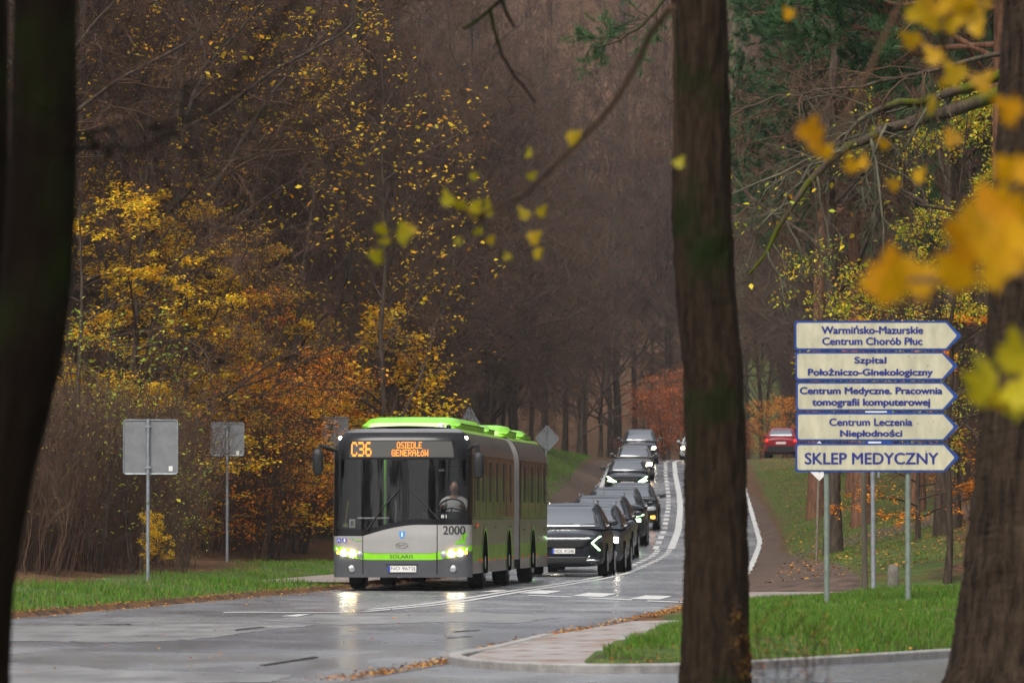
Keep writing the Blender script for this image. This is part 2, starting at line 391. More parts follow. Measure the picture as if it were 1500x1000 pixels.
px_mark('road_marking_crossing_dashes', [((772, 872.1), (776, 871.1), (841, 873.7), (838, 874.7)), ((860, 876.2), (864, 875.1), (927, 877.8), (924, 879)), ((946, 880.4), (950, 879.2), (1001, 881.4), (1001, 882.6))])
px_mark('road_marking_dash', [((412, 902.6), (436, 899.6), (456, 899.2), (436, 902.8)), ((326, 897.4), (330, 896.4), (500, 896.6), (500, 897.4))])

WORN = mat('worn_asphalt', (.105, .103, .10), .36, var=0, col2=(.19, .185, .178), scale=1.4, stretch=(1, .35, 1), bump=.12, bscale=45, rvar=.1)
TAR = mat('tar_crack', (.025, .022, .020), .35, var=.2)
def px_patch(name, pts, m, z):
    p = pts+pts[:1]; o = []
    for (a, b_), (c, d) in zip(p[:-1], p[1:]):
        for k in range(10):
            t = k/10; o.append(gp(a+(c-a)*t+rng.normal(0, 3.5), b_+(d-b_)*t+rng.normal(0, .35)))
    tag(MB().add([(x, y, z) for x, y in o], [list(range(len(o)))]).build(name, m), kind='structure')
px_patch('road_patch', [(-30, 917), (180, 914), (352, 913), (470, 914), (372, 925), (290, 936), (180, 941), (60, 939), (-30, 938)], WORN, .004)
px_patch('road_patch', [(380, 908), (470, 899), (700, 896), (830, 903), (760, 912), (640, 911), (500, 915)], WORN, .004)
px_patch('road_patch', [(-30, 974), (110, 974), (150, 980), (430, 988), (400, 998), (100, 1004), (-30, 1004)], WORN, .004)
for q in ([(385, 973.2), (420, 968), (465, 961.5), (466, 962.8), (422, 970), (388, 974.2)], [(345, 922), (385, 917.6), (386, 918.8), (348, 923.4)], [(120, 914.6), (190, 913.8), (190, 914.8), (122, 915.4)], [(665, 924.3), (700, 922.2), (700, 923.4), (668, 925.4)], [(655, 932.8), (690, 931), (690, 932), (656, 933.8)]): px_patch('road_crack', q, TAR, .0065)

# ---- paved island with its kerb, paver paths, dirt edge
CONC = mat('kerb_concrete', (.22, .205, .19), .7, var=.25, scale=7, bump=.3, bscale=40)
def paver_material(name, s, col, mortar, rot=0, wid=.5):
    m = bpy.data.materials.new(name); m.use_nodes = True; nt = m.node_tree; b = nt.nodes['Principled BSDF']
    tc = nt.nodes.new('ShaderNodeTexCoord'); mp = nt.nodes.new('ShaderNodeMapping'); mp.inputs['Rotation'].default_value = (0, 0, rot)
    br = nt.nodes.new('ShaderNodeTexBrick'); br.inputs['Scale'].default_value = s; br.inputs['Mortar Size'].default_value = .035; br.inputs['Brick Width'].default_value = wid; br.inputs['Row Height'].default_value = .25
    br.inputs['Color1'].default_value = (*col, 1); br.inputs['Color2'].default_value = (*[c*.72 for c in col], 1); br.inputs['Mortar'].default_value = (*mortar, 1)
    n = nt.nodes.new('ShaderNodeTexNoise'); n.inputs['Scale'].default_value = 1.6; n.inputs['Detail'].default_value = 7
    cr = nt.nodes.new('ShaderNodeValToRGB'); cr.color_ramp.elements[0].position = .52; cr.color_ramp.elements[1].position = .66
    mx = nt.nodes.new('ShaderNodeMix'); mx.data_type = 'RGBA'; mx.inputs[7].default_value = (.16, .075, .035, 1)
    lk(nt, tc.outputs['Object'], mp.inputs[0]); lk(nt, mp.outputs[0], br.inputs['Vector']); lk(nt, tc.outputs['Object'], n.inputs['Vector']); lk(nt, n.outputs['Fac'], cr.inputs[0])
    lk(nt, cr.outputs[0], mx.inputs[0]); lk(nt, br.outputs['Color'], mx.inputs[6]); lk(nt, mx.outputs[2], b.inputs['Base Color'])
    b.inputs['Roughness'].default_value = .5
    bp = nt.nodes.new('ShaderNodeBump'); bp.inputs['Distance'].default_value = .01; lk(nt, br.outputs['Fac'], bp.inputs['Height']); bp.invert = True; lk(nt, bp.outputs[0], b.inputs['Normal'])
    return m
SLAB = paver_material('island_slabs', .55, (.30, .29, .275), (.12, .055, .025), R(20), .9)
PAVER = paver_material('path_pavers', 1.2, (.30, .27, .25), (.13, .09, .07), R(38))
isl = MB(); isl.slab([(-.4, 53), (-.36, 52.1), (-.05, 50.8), (.44, 49.9), (.89, 49.6), (1.0, 50.4), (1.25, 55), (2.1, 66), (2.6, 72), (1.55, 71), (.45, 62.6), (-.2, 56)], -.05, .06)
tag(isl.build('paved_island', SLAB), kind='structure')
def kerb(name, pts, w=.13, z0=-.05, z1=.075, zf=None):
    P = [Vector((x, y, 0)) for x, y in pts]; b = MB(); rows = []
    for i, p in enumerate(P):
        t = (P[min(i+1, len(P)-1)]-P[max(i-1, 0)]).normalized(); n = Vector((-t.y, t.x, 0)); z = zf(p.x, p.y) if zf else 0
        a, c = p+n*w/2, p-n*w/2
        rows.append([(a.x, a.y, z+z0), (a.x, a.y, z+z1-.015), (a.x*.9+c.x*.1, a.y*.9+c.y*.1, z+z1), (c.x*.9+a.x*.1, c.y*.9+a.y*.1, z+z1), (c.x, c.y, z+z1-.015), (c.x, c.y, z+z0)])
    b.grid(rows); return tag(b.build(name, CONC), kind='structure')
def resample(pts, step):
    p = np.array(pts, float); d = np.r_[0, np.cumsum(np.hypot(*np.diff(p, axis=0).T))]; s = np.arange(0, d[-1], step)
    q = np.stack([np.interp(s, d, p[:, 0]), np.interp(s, d, p[:, 1])], -1)
    k = np.ones(5)/5
    for c in range(2): q[2:-2, c] = np.convolve(q[:, c], k, 'valid')
    return [tuple(v) for v in q]
kerb('kerb', resample([(.4, 62.5), (-.2, 56)]+SIDE, .4))
ribbon('paver_path_beside_crossing', lambda y: XR(y)+.02, lambda y: XR(y)+9+0*y, 85.5, 96, .1, PAVER, n=14, zf=lambda y: ROADZ(y)*0+.0)
ribbon('paver_path_by_verge', lambda y: XL(y)-2.3, lambda y: XL(y)-.05, 109, 127, .11, PAVER, n=14, zf=lambda y: ROADZ(y)*0)

# ---- grass, fallen leaves (nobody could count them)
GRASS = mat_island('grass_blades', [(.025, .06, .006), (.042, .125, .006), (.065, .19, .010), (.11, .25, .014), (.08, .19, .012), (.17, .19, .04), (.13, .10, .03)], .55, .4)
def blades(name, pts, h0, h1, wd, m):
    n = len(pts); x, y = pts[:, 0], pts[:, 1]; z = ground(x, y)-.02
    h = rng.uniform(h0, h1, n)*(.45+.75*sstep(.5+.8*bumpy(x*1.6, y*.9))); a = rng.uniform(0, 2*np.pi, n); le = rng.normal(0, .35, (n, 2))*h[:, None]
    dx, dy = np.cos(a)*wd, np.sin(a)*wd; B = np.stack([x, y, z], -1)
    V = np.empty((n, 5, 3)); V[:, 0] = B; V[:, 0, 0] -= dx; V[:, 0, 1] -= dy; V[:, 1] = B; V[:, 1, 0] += dx; V[:, 1, 1] += dy
    mid = B.copy(); mid[:, :2] += le*.35; mid[:, 2] += h*.6
    V[:, 2] = mid; V[:, 2, 0] += dx*.8; V[:, 2, 1] += dy*.8; V[:, 3] = mid; V[:, 3, 0] -= dx*.8; V[:, 3, 1] -= dy*.8
    V[:, 4] = B; V[:, 4, :2] += le; V[:, 4, 2] += h
    i = np.arange(n)[:, None]*5
    F = np.concatenate([np.concatenate([i, i+1, i+2], 1), np.concatenate([i, i+2, i+3], 1), np.concatenate([i+3, i+2, i+4], 1)])
    return tag(np_mesh(name, V.reshape(-1, 3), F, m), kind='stuff')
def scatter(n, x0, x1, y0, y1, dens):
    x = rng.uniform(x0, x1, n); y = rng.uniform(y0, y1, n); k = rng.uniform(0, 1, n) < dens(x, y); return np.stack([x[k], y[k]], -1)
def d_verge(x, y):
    dl = XL(y)-x; c = (dl > .12)*(1-sstep((dl-2.8-.8*np.sin(y*.35)-.5*np.sin(y*.11))/1.6)); return c*~((y > 108.5) & (y < 127.5) & (dl < 2.5))*(.35+.65*sstep(.5+bumpy(x, y)))
def d_right(x, y):
    dr = x-XR(y); ed = y-YS(x)
    isl_ = (x-(.74+(y-50.4)*.075)) 
    near = (y < 85.2)*(dr > .25)*(ed > .1)*(isl_ > .05)*(.3+.7*sstep(.7+bumpy(x*1.3, y)))
    far = (y > 96.5)*(y < 260)*sstep((dr-np.interp(y, [96, 122, 150, 200], [2.2, 1.3, .4, .2]))/.7)*(1-sstep((dr-3.6)/1.5))*.6
    return near+far
GRASSTAG = dict(label='short green grass on the verges', cat='grass')
g1 = np.concatenate([scatter(200000, -16, 2, 66, 150, d_verge), scatter(60000, -2, 4, 150, 300, lambda x, y: (XL(y)-x > 1.0)*(XL(y)-x < 6)*.8)])
blades('grass_on_the_verge', g1, .06, .19, .006, GRASS)
g2 = np.concatenate([scatter(330000, .8, 9.5, 50, 86, d_right), scatter(200000, 5, 18, 96, 260, d_right)])
blades('grass_on_the_mound', g2, .045, .13, .0045, GRASS)
LITTER = mat_island('fallen_leaves', [(.08, .03, .012), (.20, .07, .015), (.30, .11, .02), (.38, .17, .03), (.46, .26, .04), (.14, .06, .02)], .7, .15)
def leaf_quads(P, size, up=1.0, droop=0.0, aspect=.62):
    """diamond leaves, folded a little along the midrib"""
    n = len(P); nrm = rng.normal(0, 1, (n, 3)); nrm[:, 2] = np.abs(nrm[:, 2])+up; nrm /= np.linalg.norm(nrm, axis=1)[:, None]
    a = rng.normal(0, 1, (n, 3)); a[:, 2] -= droop; a -= nrm*(a*nrm).sum(1)[:, None]; a /= np.linalg.norm(a, axis=1)[:, None]; b = np.cross(nrm, a)
    s = (size*rng.uniform(.5, 1.4, n))[:, None]; V = np.empty((n, 4, 3))
    V[:, 0] = P; V[:, 1] = P+a*s*.45+b*s*aspect*.5+nrm*s*.1; V[:, 2] = P+a*s; V[:, 3] = P+a*s*.45-b*s*aspect*.5+nrm*s*.1
    return V.reshape(-1, 3), np.arange(n*4).reshape(n, 4)
def lay(name, pts, size, lift=.012, m=LITTER, up=2.5, zf=None):
    z = (zf or (lambda x, y: np.maximum(ground(x, y), np.where((x > XL(y)) & (x < XR(y)), ROADZ(y), -9))))(pts[:, 0], pts[:, 1])+lift
    V, F = leaf_quads(np.c_[pts, z], size, up); return tag(np_mesh(name, V, F, m), kind='stuff')
l1 = scatter(150000, -13, 3, 58, 130, lambda x, y: np.exp(-((XL(y)-x-.05)/.26)**2)*(.35+.65*sstep(.5+np.sin(y*.9)+bumpy(x, y))))
l2 = scatter(30000, -16, 2, 66, 150, lambda x, y: .45*(XL(y)-x > .2)*sstep(bumpy(x+3, y*.7)+.4))
l3 = scatter(260000, -2.2, 4.5, 47, 96, lambda x, y: .75*np.exp(-((x-XR(y)-.0)/np.where(x > XR(y), .3, .22))**2)*(.3+.7*sstep(bumpy(x*2, y*1.3)+.5)))
l4 = scatter(160000, -2.2, 9, 46, 66, lambda x, y: np.exp(-((y-YS(x)+.45)/.6)**2)*(x > -.7)*.8*(.25+.75*sstep(bumpy(x*2, y*2)+.6)))
l5 = scatter(26000, .8, 9, 50, 86, lambda x, y: .45*(d_right(x, y) > 0)*np.exp(-(y-YS(x))/7))
l6 = scatter(60000, 4, 22, 98, 290, lambda x, y: sstep((x-XR(y)-4.5)/2.5)*.7+.34*sstep((x-XR(y)-.5)/.8))
l7 = scatter(900, -5, 3, 46, 96, lambda x, y: .16+0*x)
lay('fallen_leaves_along_the_road', np.concatenate([l1, l2, l3, l4, l5, l7]), .038)
lay('fallen_leaves_in_the_wood', l6, .08, .02)

# ---------------------------------------------------------------- shared vehicle materials
def paint(name, col, rough=.25, coat=.2): return mat(name, col, rough, 0, .38, var=.07, scale=1.5, coat=coat)
BLACK = mat('black_plastic', (.012, .012, .013), .5, 0, .3, var=.2, scale=9)
GLOSSBLACK = mat('black_gloss', (.008, .008, .009), .12, 0, .22, var=.2, scale=2)
TYRE = mat('tyre_rubber', (.012, .012, .012), .85, 0, .15, var=.3, scale=12)
LINER = mat('arch_liner', (.004, .004, .004), 1, 0, .0, var=.1)
RIM = mat('grey_rim', (.32, .32, .33), .35, .7, var=.2, scale=8)
CHROME = mat('chrome', (.7, .7, .72), .15, 1, var=.05)
DARKGLASS = mat('dark_glass', (.010, .011, .012), .04, 0, .6, var=.1, scale=2)
CARGLASS = mat('car_windscreen_glass', (.016, .018, .02), .03, 0, .9, var=.1, scale=2)
WHITEP = mat('white_plate', (.62, .61, .58), .4, var=.06)
BLUEP = mat('blue_plate_band', (.01, .04, .28), .4, var=.05)
INK = mat('black_ink', (.012, .012, .015), .5, var=.05)
LAMP = mat('lit_lamp', (.9, .85, .7), .2, emit=(1, .70, .34), estr=55, var=0)
LAMPWHITE = mat('lit_lamp_white', (.9, .9, .9), .2, emit=(1, .90, .68), estr=55, var=0)
LAMPCOOL = mat('lit_led_lamp', (.8, .9, .8), .2, emit=(.55, 1, .45), estr=5, var=0)
LAMPAMBER = mat('lit_amber_lamp', (.8, .35, .05), .2, emit=(1, .36, .04), estr=4, var=0)
LAMPRED = mat('lit_tail_lamp', (.6, .02, .02), .2, emit=(1, .04, .02), estr=.7, var=0)
LENS = mat('clear_lamp_lens', (.35, .36, .36), .08, .3, .8, var=.3, scale=30)
AMBER = mat('amber_reflector', (.75, .14, .02), .25, var=.05)

# ---------------------------------------------------------------- the bus
SILVER = mat('bus_silver', (.31, .30, .285), .32, .25, var=.07, scale=1.2, coat=.3)
BGREY = mat('bus_bumper_grey', (.07, .072, .08), .42, .1, var=.12, scale=2)
SIDEGREY = mat('bus_side_grey', (.15, .14, .13), .3, .35, var=.16, scale=1.6, coat=.4)
LIME = mat('bus_lime_green', (.19, .52, .008), .35, var=.12, scale=1.6, coat=.3)
DULLLIME = mat('bus_dirty_lime', (.13, .24, .012), .45, var=.2, scale=2.5)
SCREEN = glass_mat('bus_windscreen_glass', (.72, .73, .72), 1.05)
INTERIOR = mat('bus_interior', (.035, .033, .032), .7, var=.3, scale=3)
DISPLAY = mat('display_glass', (.075, .073, .068), .3, 0, .2, var=.08, scale=40, stretch=(40, 1, .3))
LED = mat('lit_led_dots', (.9, .3, .02), .4, emit=(1, .20, .018), estr=1.1, var=0)
BELLOWS = mat('bellows_fabric', (.19, .175, .16), .7, var=.2, scale=4)

CARGLASS.node_tree.nodes['Principled BSDF'].inputs['IOR'].default_value = 2.4
HW = 1.275
def bw(z): return HW if z < 2.42 else HW-.36*(1-math.sqrt(max(0, 1-((z-2.42)/.56)**2)))
def bslant(z):
    s = 0 if z < 1.0 else (z-1.0)*.075
    if z < .57: s += (.57-z)*.12
    if z > 2.74: s += .5*(1-math.sqrt(max(0, 1-((z-2.74)/.24)**2)))
    return s
def bfront(x, z):
    q = min(.9999, abs(x)/bw(z)); return .45*(1-(1-q**3.2)**(1/3.2))+bslant(z)
def bus_patch(b, xa, xb, zlo, zhi, off=0, nx=24, nz=6, mi=0):
    f = lambda v: math.asin(math.copysign(min(1, abs(v)/HW)**1.6, v)); g = lambda a: math.copysign(abs(math.sin(a))**(1/1.6), a)*HW
    ta, tb = f(xa), f(xb); P = []
    for j in range(nz+1):
        row = []
        for i in range(nx+1):
            x = g(ta+(tb-ta)*i/nx); a = zlo(x) if callable(zlo) else zlo; c = zhi(x) if callable(zhi) else zhi
            z = a+(c-a)*j/nz; xx = x*bw(z)/HW
            row.append((xx, bfront(xx, z)-off, z))
        P.append(row)
    b.grid(P, mi); return b
def sst(a, b_, x): t = min(1, max(0, (x-a)/(b_-a))); return t*t*(3-2*t)
bus = thing('articulated_bus', 'long grey and lime green articulated city bus on route C36 with lit headlights', 'bus')
A1, A2 = R(4.5), R(5.4)
bus.location = (-2.03, 104.0, 0); bus.rotation_euler = (0, 0, -A1)
z_glass = lambda x: 1.13+.19*sst(-.85, .35, x)
z_silver = lambda x: 1.005+.205*math.sin(min(1, max(0, (x+.70)/1.05))*math.pi/2) if x > -.70 else 1.005
z_strip_lo = lambda x: .57+.17*max(0, (abs(x)-.5)/.775)**2.2
z_strip_hi = lambda x: .69+.15*max(0, (abs(x)-.5)/.775)**1.3
# front shell, one child for each panel
f = MB(); bus_patch(f, -HW, HW, .25, z_strip_lo, 0, 40, 8); f.build('front_bumper', BGREY, bus, True)
f = MB(); bus_patch(f, -.70, .66, z_strip_lo, z_strip_hi, 0, 20, 3); f.build('green_strip', LIME, bus, True)
for sx, nm in ((-1, 'left'), (1, 'right')):
    f = MB(); xa, xb = (-HW, -.705) if sx < 0 else (.665, HW)
    bus_patch(f, xa, xb, z_strip_lo, z_strip_hi, 0, 16, 4); hl = f.build('headlight', LIME, bus, True)
    for x, z, r, mm in (((-.90, .685, .062, LAMP), (-1.055, .70, .058, LAMPWHITE), (-1.17, .70, .03, LAMPAMBER), (-.76, .665, .062, LENS), (-1.20, .765, .03, LENS)) if sx < 0 else ((.925, .685, .062, LAMP), (1.075, .70, .058, LAMPWHITE), (1.18, .70, .03, LAMPAMBER), (.785, .665, .062, LENS), (1.20, .765, .03, LENS))):
        d = MB(); d.disc_y((x, bfront(x, z)-.012, z), r, 0, 20, .03); d.build('lamp_lens', mm, hl, True)
for x in (-.91, .95):
    d = MB(); d.disc_y((x, bfront(x, .41)-.010, .41), .062, 0, 18, .008); d.disc_y((x, bfront(x, .41)-.02, .41), .048, 1, 18, .012); d.build('fog_lamp', [CHROME, LENS], bus, True)
f = MB(); bus_patch(f, -HW, -.705, z_strip_hi, z_silver, 0, 14, 4); f.build('corner_panel', SILVER, bus, True)
f = MB(); bus_patch(f, -.695, .655, z_strip_hi, z_silver, .006, 26, 8); f.build('front_flap', SILVER, bus, True)
f = MB(); bus_patch(f, .665, HW, z_strip_hi, z_silver, 0, 14, 4); f.build('corner_panel', SILVER, bus, True)
f = MB()
for x in (-.70, .66): bus_patch(f, x-.012, x+.012, .31, lambda q: z_silver(q)-.004, .001, 2, 20)
f.build('panel_seam', BLACK, bus)
f = MB(); bus_patch(f, -HW, HW, z_silver, z_glass, 0, 40, 3); bus_patch(f, .02, .11, z_glass, 2.38, .004, 2, 14)
bus_patch(f, -HW, -1.2, z_glass, 2.40, .002, 6, 14); bus_patch(f, 1.2, HW, z_glass, 2.40, .002, 6, 14); f.build('windscreen_frame', GLOSSBLACK, bus, True)
f = MB(); bus_patch(f, -1.21, .03, z_glass, 2.40, 0, 26, 16); bus_patch(f, .10, 1.21, z_glass, 2.40, 0, 26, 16); f.build('windscreen', SCREEN, bus, True)
f = MB(); bus_patch(f, -HW, HW, 2.40, 2.90, 0, 40, 6); f.build('destination_panel', GLOSSBLACK, bus, True)
f = MB(); bus_patch(f, -HW, HW, 2.90, 2.972, 0, 40, 4); f.build('roof_front_cap', SIDEGREY, bus, True)
f = MB(); bus_patch(f, -.965, .955, 2.445, 2.735, .006, 20, 4); disp = f.build('destination_display', DISPLAY, bus, True)
GL = {'C': '01110 10001 10000 10000 10000 10001 01110', '3': '11110 00001 00001 01110 00001 00001 11110', '6': '01110 10000 10000 11110 10001 10001 01110',
      'O': '01110 10001 10001 10001 10001 10001 01110', 'S': '01111 10000 10000 01110 00001 00001 11110', 'I': '111 010 010 010 010 010 111', 'E': '11111 10000 10000 11110 10000 10000 11111',
      'D': '11110 10001 10001 10001 10001 10001 11110', 'L': '10000 10000 10000 10000 10000 10000 11111', 'G': '01110 10001 10000 10111 10001 10001 01111', 'N': '10001 11001 11001 10101 10011 10011 10001',
      'R': '11110 10001 10001 11110 10100 10010 10001', 'A': '01110 10001 10001 11111 10001 10001 10001', 'Ł': '01000 01000 01010 01100 11000 01000 01111', 'Ó': '00010 00100 01110 10001 10001 10001 01110', 'W': '10001 10001 10001 10101 10101 11011 10001'}
def led(name, txt, x0, x1, z0, z1, fill=1.0):
    cols = []
    for ch in txt:
        rows = GL[ch].split(); cols += [[r[i] for r in rows] for i in range(len(rows[0]))]+[['0']*7]
    cols = cols[:-1]; cw = (x1-x0)/len(cols); chh = (z1-z0)/7; b = MB()
    for i, c in enumerate(cols):
        for j, v in enumerate(c):
            if v == '1':
                xa = x0+cw*i; za = z1-chh*(j+1); y = bfront(xa, za)-.010
                b.add([(xa, y, za), (xa+cw*fill, y, za), (xa+cw*fill, y, za+chh*fill), (xa, y, za+chh*fill)], [(0, 1, 2, 3)])
    return b.build(name, LED, disp)
led('route_number', 'C36', -.93, -.555, 2.46, 2.725)
led('destination_lettering', 'OSIEDLE', -.085, .375, 2.605, 2.725, .96)
led('destination_lettering', 'GENERAŁÓW', -.18, .49, 2.465, 2.585, .96)
# the marks on the front
sf = lambda d: (lambda x, z: bfront(x, z)-d)
letter('fleet_number', '2000', .775, 1.165, 1.035, 1.19, INK, bus, sf(.004), .035)
letter('maker_lettering', 'SOLARIS', -.205, .225, .60, .66, INK, bus, sf(.005), .0)
SKYBLUE = mat('shield_blue', (.02, .22, .55), .4, var=.05); GREENMARK = mat('green_mark', (.13, .42, .02), .4, var=.08); BLUEMARK = mat('blue_mark', (.06, .05, .36), .4, var=.05)
PALE = mat('pale_mark', (.62, .62, .6), .35, var=.05); ORANGEMARK = mat('orange_mark', (.7, .33, .08), .4, var=.05); DGREEN = mat('dark_green_mark', (.03, .25, .08), .4, var=.05)
def flat(b, pts, d=.010, mi=0):
    b.add([(x, bfront(x, z)-d, z) for x, z in pts], [list(range(len(pts)))], mi)
b = MB(); flat(b, [(-.03, 1.09), (-.03, 1.015), (-.005, .975), (.022, .958), (.05, .975), (.075, 1.015), (.075, 1.09)])
flat(b, [(.013, 1.075), (.005, 1.04), (.012, .99), (.034, .99), (.04, 1.04), (.032, 1.075)], .013, 1); b.build('city_shield', [SKYBLUE, PALE], bus)
b = MB()
def ringy(b, cx, cz, rx, rz, t, mi=0, a0=0, a1=360, d=.012):
    n = 28
    for i in range(n):
        p = [a0+(a1-a0)*k/n for k in (i, i+1)]
        q = [(cx+(rx-s)*math.cos(R(a)), cz+(rz-s*.6)*math.sin(R(a))) for s in (0, t) for a in p]
        flat(b, [q[0], q[1], q[3], q[2]], d, mi)
ringy(b, .02, .835, .115, .055, .018); flat(b, [(-.09, .86), (-.05, .845), (.13, .815), (.10, .83)]); flat(b, [(-.08, .835), (-.02, .82), (.09, .86), (.0, .845)], .013)
b.build('maker_emblem', CHROME, bus)
b = MB()
for cx in (-1.155, -1.045):
    n = 18; flat(b, [(cx+.046*math.cos(2*math.pi*i/n), .93+.046*math.sin(2*math.pi*i/n)) for i in range(n)], .008)
for an in (90, 210, 330): flat(b, [(-1.155+.034*math.cos(R(an))+.010*math.cos(R(an+90)), .93+.034*math.sin(R(an))+.010*math.sin(R(an+90))), (-1.155+.034*math.cos(R(an))-.010*math.cos(R(an+90)), .93+.034*math.sin(R(an))-.010*math.sin(R(an+90))), (-1.155, .93-.006), (-1.155, .93+.006)], .011, 1)
flat(b, [(-1.06, .895), (-1.065, .935), (-1.05, .965), (-1.035, .965), (-1.025, .935), (-1.03, .895)], .011, 1); b.build('round_sticker', [BLUEMARK, PALE], bus)
b = MB()
ringy(b, -.925, .93, .052, .05, .014, 0, 90, 0, .010); ringy(b, -.925, .93, .052, .05, .014, 1, 180, 270, .010)
for i in range(5): flat(b, [(-.845+.025*i, .915), (-.83+.025*i, .915), (-.83+.025*i, .94), (-.845+.025*i, .94)], .010, 2)
b.build('operator_sticker', [DGREEN, ORANGEMARK, GREENMARK], bus)
b = MB()   # the green long-bodied dog on the corner panel
flat(b, [(.985, .855), (1.0, .905), (1.06, .925), (1.13, .94), (1.155, .915), (1.15, .87), (1.09, .862), (1.02, .862)], .006); flat(b, [(1.085, .92), (1.10, 1.0), (1.135, 1.055), (1.175, 1.06), (1.215, 1.045), (1.21, 1.015), (1.18, 1.0), (1.172, .95), (1.15, .90)], .007)
flat(b, [(1.11, 1.02), (1.125, .93), (1.15, .93), (1.15, 1.03)], .009, 1); flat(b, [(1.14, .90), (1.15, .85), (1.175, .85), (1.17, .92)], .008); b.build('dog_sticker', [GREENMARK, DULLLIME], bus)
def plate(parent, x, z, txt, yf, wd=.52, ht=.114):
    b = MB(); y = yf; b.box((x, y, z), (wd, .012, ht), 0); b.box((x-wd/2+.022, y-.008, z), (.044, .006, ht-.004), 1)
    p = b.build('licence_plate', [WHITEP, BLUEP], parent)
    letter('plate_lettering', txt, x-wd/2+.06, x+wd/2-.02, z-ht*.33, z+ht*.33, INK, p, lambda a, c: y-.009, .0); return p
plate(bus, .02, .405, 'NO 9672J', bfront(0, .40)-.02)
f = MB(); f.box((.02, bfront(0, .49)-.006, .485), (.60, .012, .018)); f.build('plate_recess', BLACK, bus)
# mirrors, wipers, clearance lamps
def bus_mirror(sx):
    b = MB(); x0 = sx*1.20
    mo = MB().tube([(x0, .22, 2.56), (sx*1.36, .02, 2.62), (sx*1.49, -.05, 2.66), (sx*1.50, -.06, 2.55)] if sx < 0 else [(1.2, .26, 2.58), (1.33, .12, 2.66), (1.40, .08, 2.66), (1.41, .08, 2.50)], .035, 8).build('mirror_arm', BLACK, bus, True)
    c = (sx*1.52, -.06, 2.36) if sx < 0 else (1.42, .08, 2.30)
    P = []
    for z, k in ((-.24, .35), (-.215, .8), (-.12, 1), (.12, 1), (.20, .85), (.235, .4)):
        P.append([(c[0]+.10*k*math.cos(a)*abs(math.cos(a))**-.3 if abs(math.cos(a)) > 1e-3 else c[0], c[1]+.075*k*math.sin(a), c[2]+z) for a in np.linspace(0, 2*math.pi, 17)])
    b.grid(P, 0); b.add(P[0][:-1], [list(range(16))]); b.add(P[-1][:-1], [list(range(16))]); b.build('wing_mirror', BLACK, bus, True)
bus_mirror(-1); bus_mirror(1)
def wiper(pts, blade):
    b = MB(); b.tube([(x, bfront(x, z)-.05, z) for x, z in pts], .014, 6); w_ = b.build('wiper', BLACK, bus)
    d = MB(); d.tube([(x, bfront(x, z)-.03, z) for x, z in blade], .011, 6); d.build('wiper_blade', BLACK, w_)
wiper([(-.62, 1.12), (-.35, 1.50), (-.03, 1.86)], [(-.03, 2.26), (-.035, 1.48)]); wiper([(.70, 1.30), (.42, 1.60), (.13, 1.87)], [(.13, 2.24), (.125, 1.34)])
for x in (-1.16, 1.16):
    d = MB(); d.disc_y((x, bfront(x, 2.80)-.004, 2.80), .03, 0, 12, .012); d.build('clearance_lamp', LAMPWHITE, bus, True)
# body: side walls row by row; the front half and the rear half
def side_rows(b, y0, y1, sx, ny):
    for z0, z1, mi, nz in ((.31, .54, 0, 2), (.54, .83, 1, 2), (.83, 1.30, 0, 2), (1.30, 2.50, 2, 6), (2.50, 2.90, 0, 6), (2.90, 2.972, 1, 2)):
        P = []
        for j in range(nz+1):
            z = z0+(z1-z0)*j/nz; ya = y0+bslant(z) if y0 < 1 else y0
            P.append([(sx*bw(z), ya+(y1-ya)*i/ny, z) for i in range(ny+1)])
        b.grid(P, mi, flip=(sx < 0))
def roof(b, y0, y1):
    x = bw(2.972); P = [[(x*q, (y0+bslant(2.972) if y0 < 1 else y0)*1.0, 2.972+.06*(1-q*q)) for q in np.linspace(-1, 1, 9)], [(x*q, y1, 2.972+.06*(1-q*q)) for q in np.linspace(-1, 1, 9)]]
    b.grid(P, 1)
BODYM = [SIDEGREY, DULLLIME, GLOSSBLACK, INTERIOR]
def bulk(b, y, z0=.31, z1=2.95, mi=3): b.add([(-1.24, y, z0), (1.24, y, z0), (1.24, y, 2.5), (.95, y, z1), (-.95, y, z1), (-1.24, y, 2.5)], [list(range(6))], mi)
b = MB(); [side_rows(b, .45, 10.2, s, 12) for s in (-1, 1)]; roof(b, .45, 10.2); bulk(b, 10.2); bulk(b, 4.2)
b.add([(-1.26, .5, .33), (1.26, .5, .33), (1.26, 10.2, .33), (-1.26, 10.2, .33)], [(0, 1, 2, 3)], 3); b.add([(-1.2, .25, 1.0), (1.2, .25, 1.0), (1.2, 4.2, .9), (-1.2, 4.2, .9)], [(0, 1, 2, 3)], 3)
b.build('front_body', BODYM, bus, True)
piv = Vector((0, 10.9, 0)); RR = Matrix.Translation(piv) @ Matrix.Rotation(-(A2-A1), 4, 'Z') @ Matrix.Translation(-piv)
b = MB(); [side_rows(b, 11.6, 17.9, s, 8) for s in (-1, 1)]; roof(b, 11.6, 17.9); bulk(b, 11.6); bulk(b, 17.9, mi=0); b.add([(-1.26, 11.6, .33), (1.26, 11.6, .33), (1.26, 17.9, .33), (-1.26, 17.9, .33)], [(0, 1, 2, 3)], 3)
rear = b.build('rear_body', BODYM, bus, True); rear.matrix_local = RR
b = MB(); prof = []
for i in range(15):
    y = 10.2+1.4*i/14; k = 1.0 if i % 2 == 0 else .955
    prof.append([(k*bw(z)*s, y, z) for s, z in [(1, .5), (1, 1), (1, 1.5), (1, 2.0), (1, 2.42), (1, 2.6), (1, 2.75), (1, 2.86), (1, 2.93), (.5, 3.0), (0, 3.02), (-.5, 3.0), (-1, 2.93), (-1, 2.6), (-1, 2.2), (-1, .5)]])
b.grid(prof); b.build('bellows', BELLOWS, bus, True)
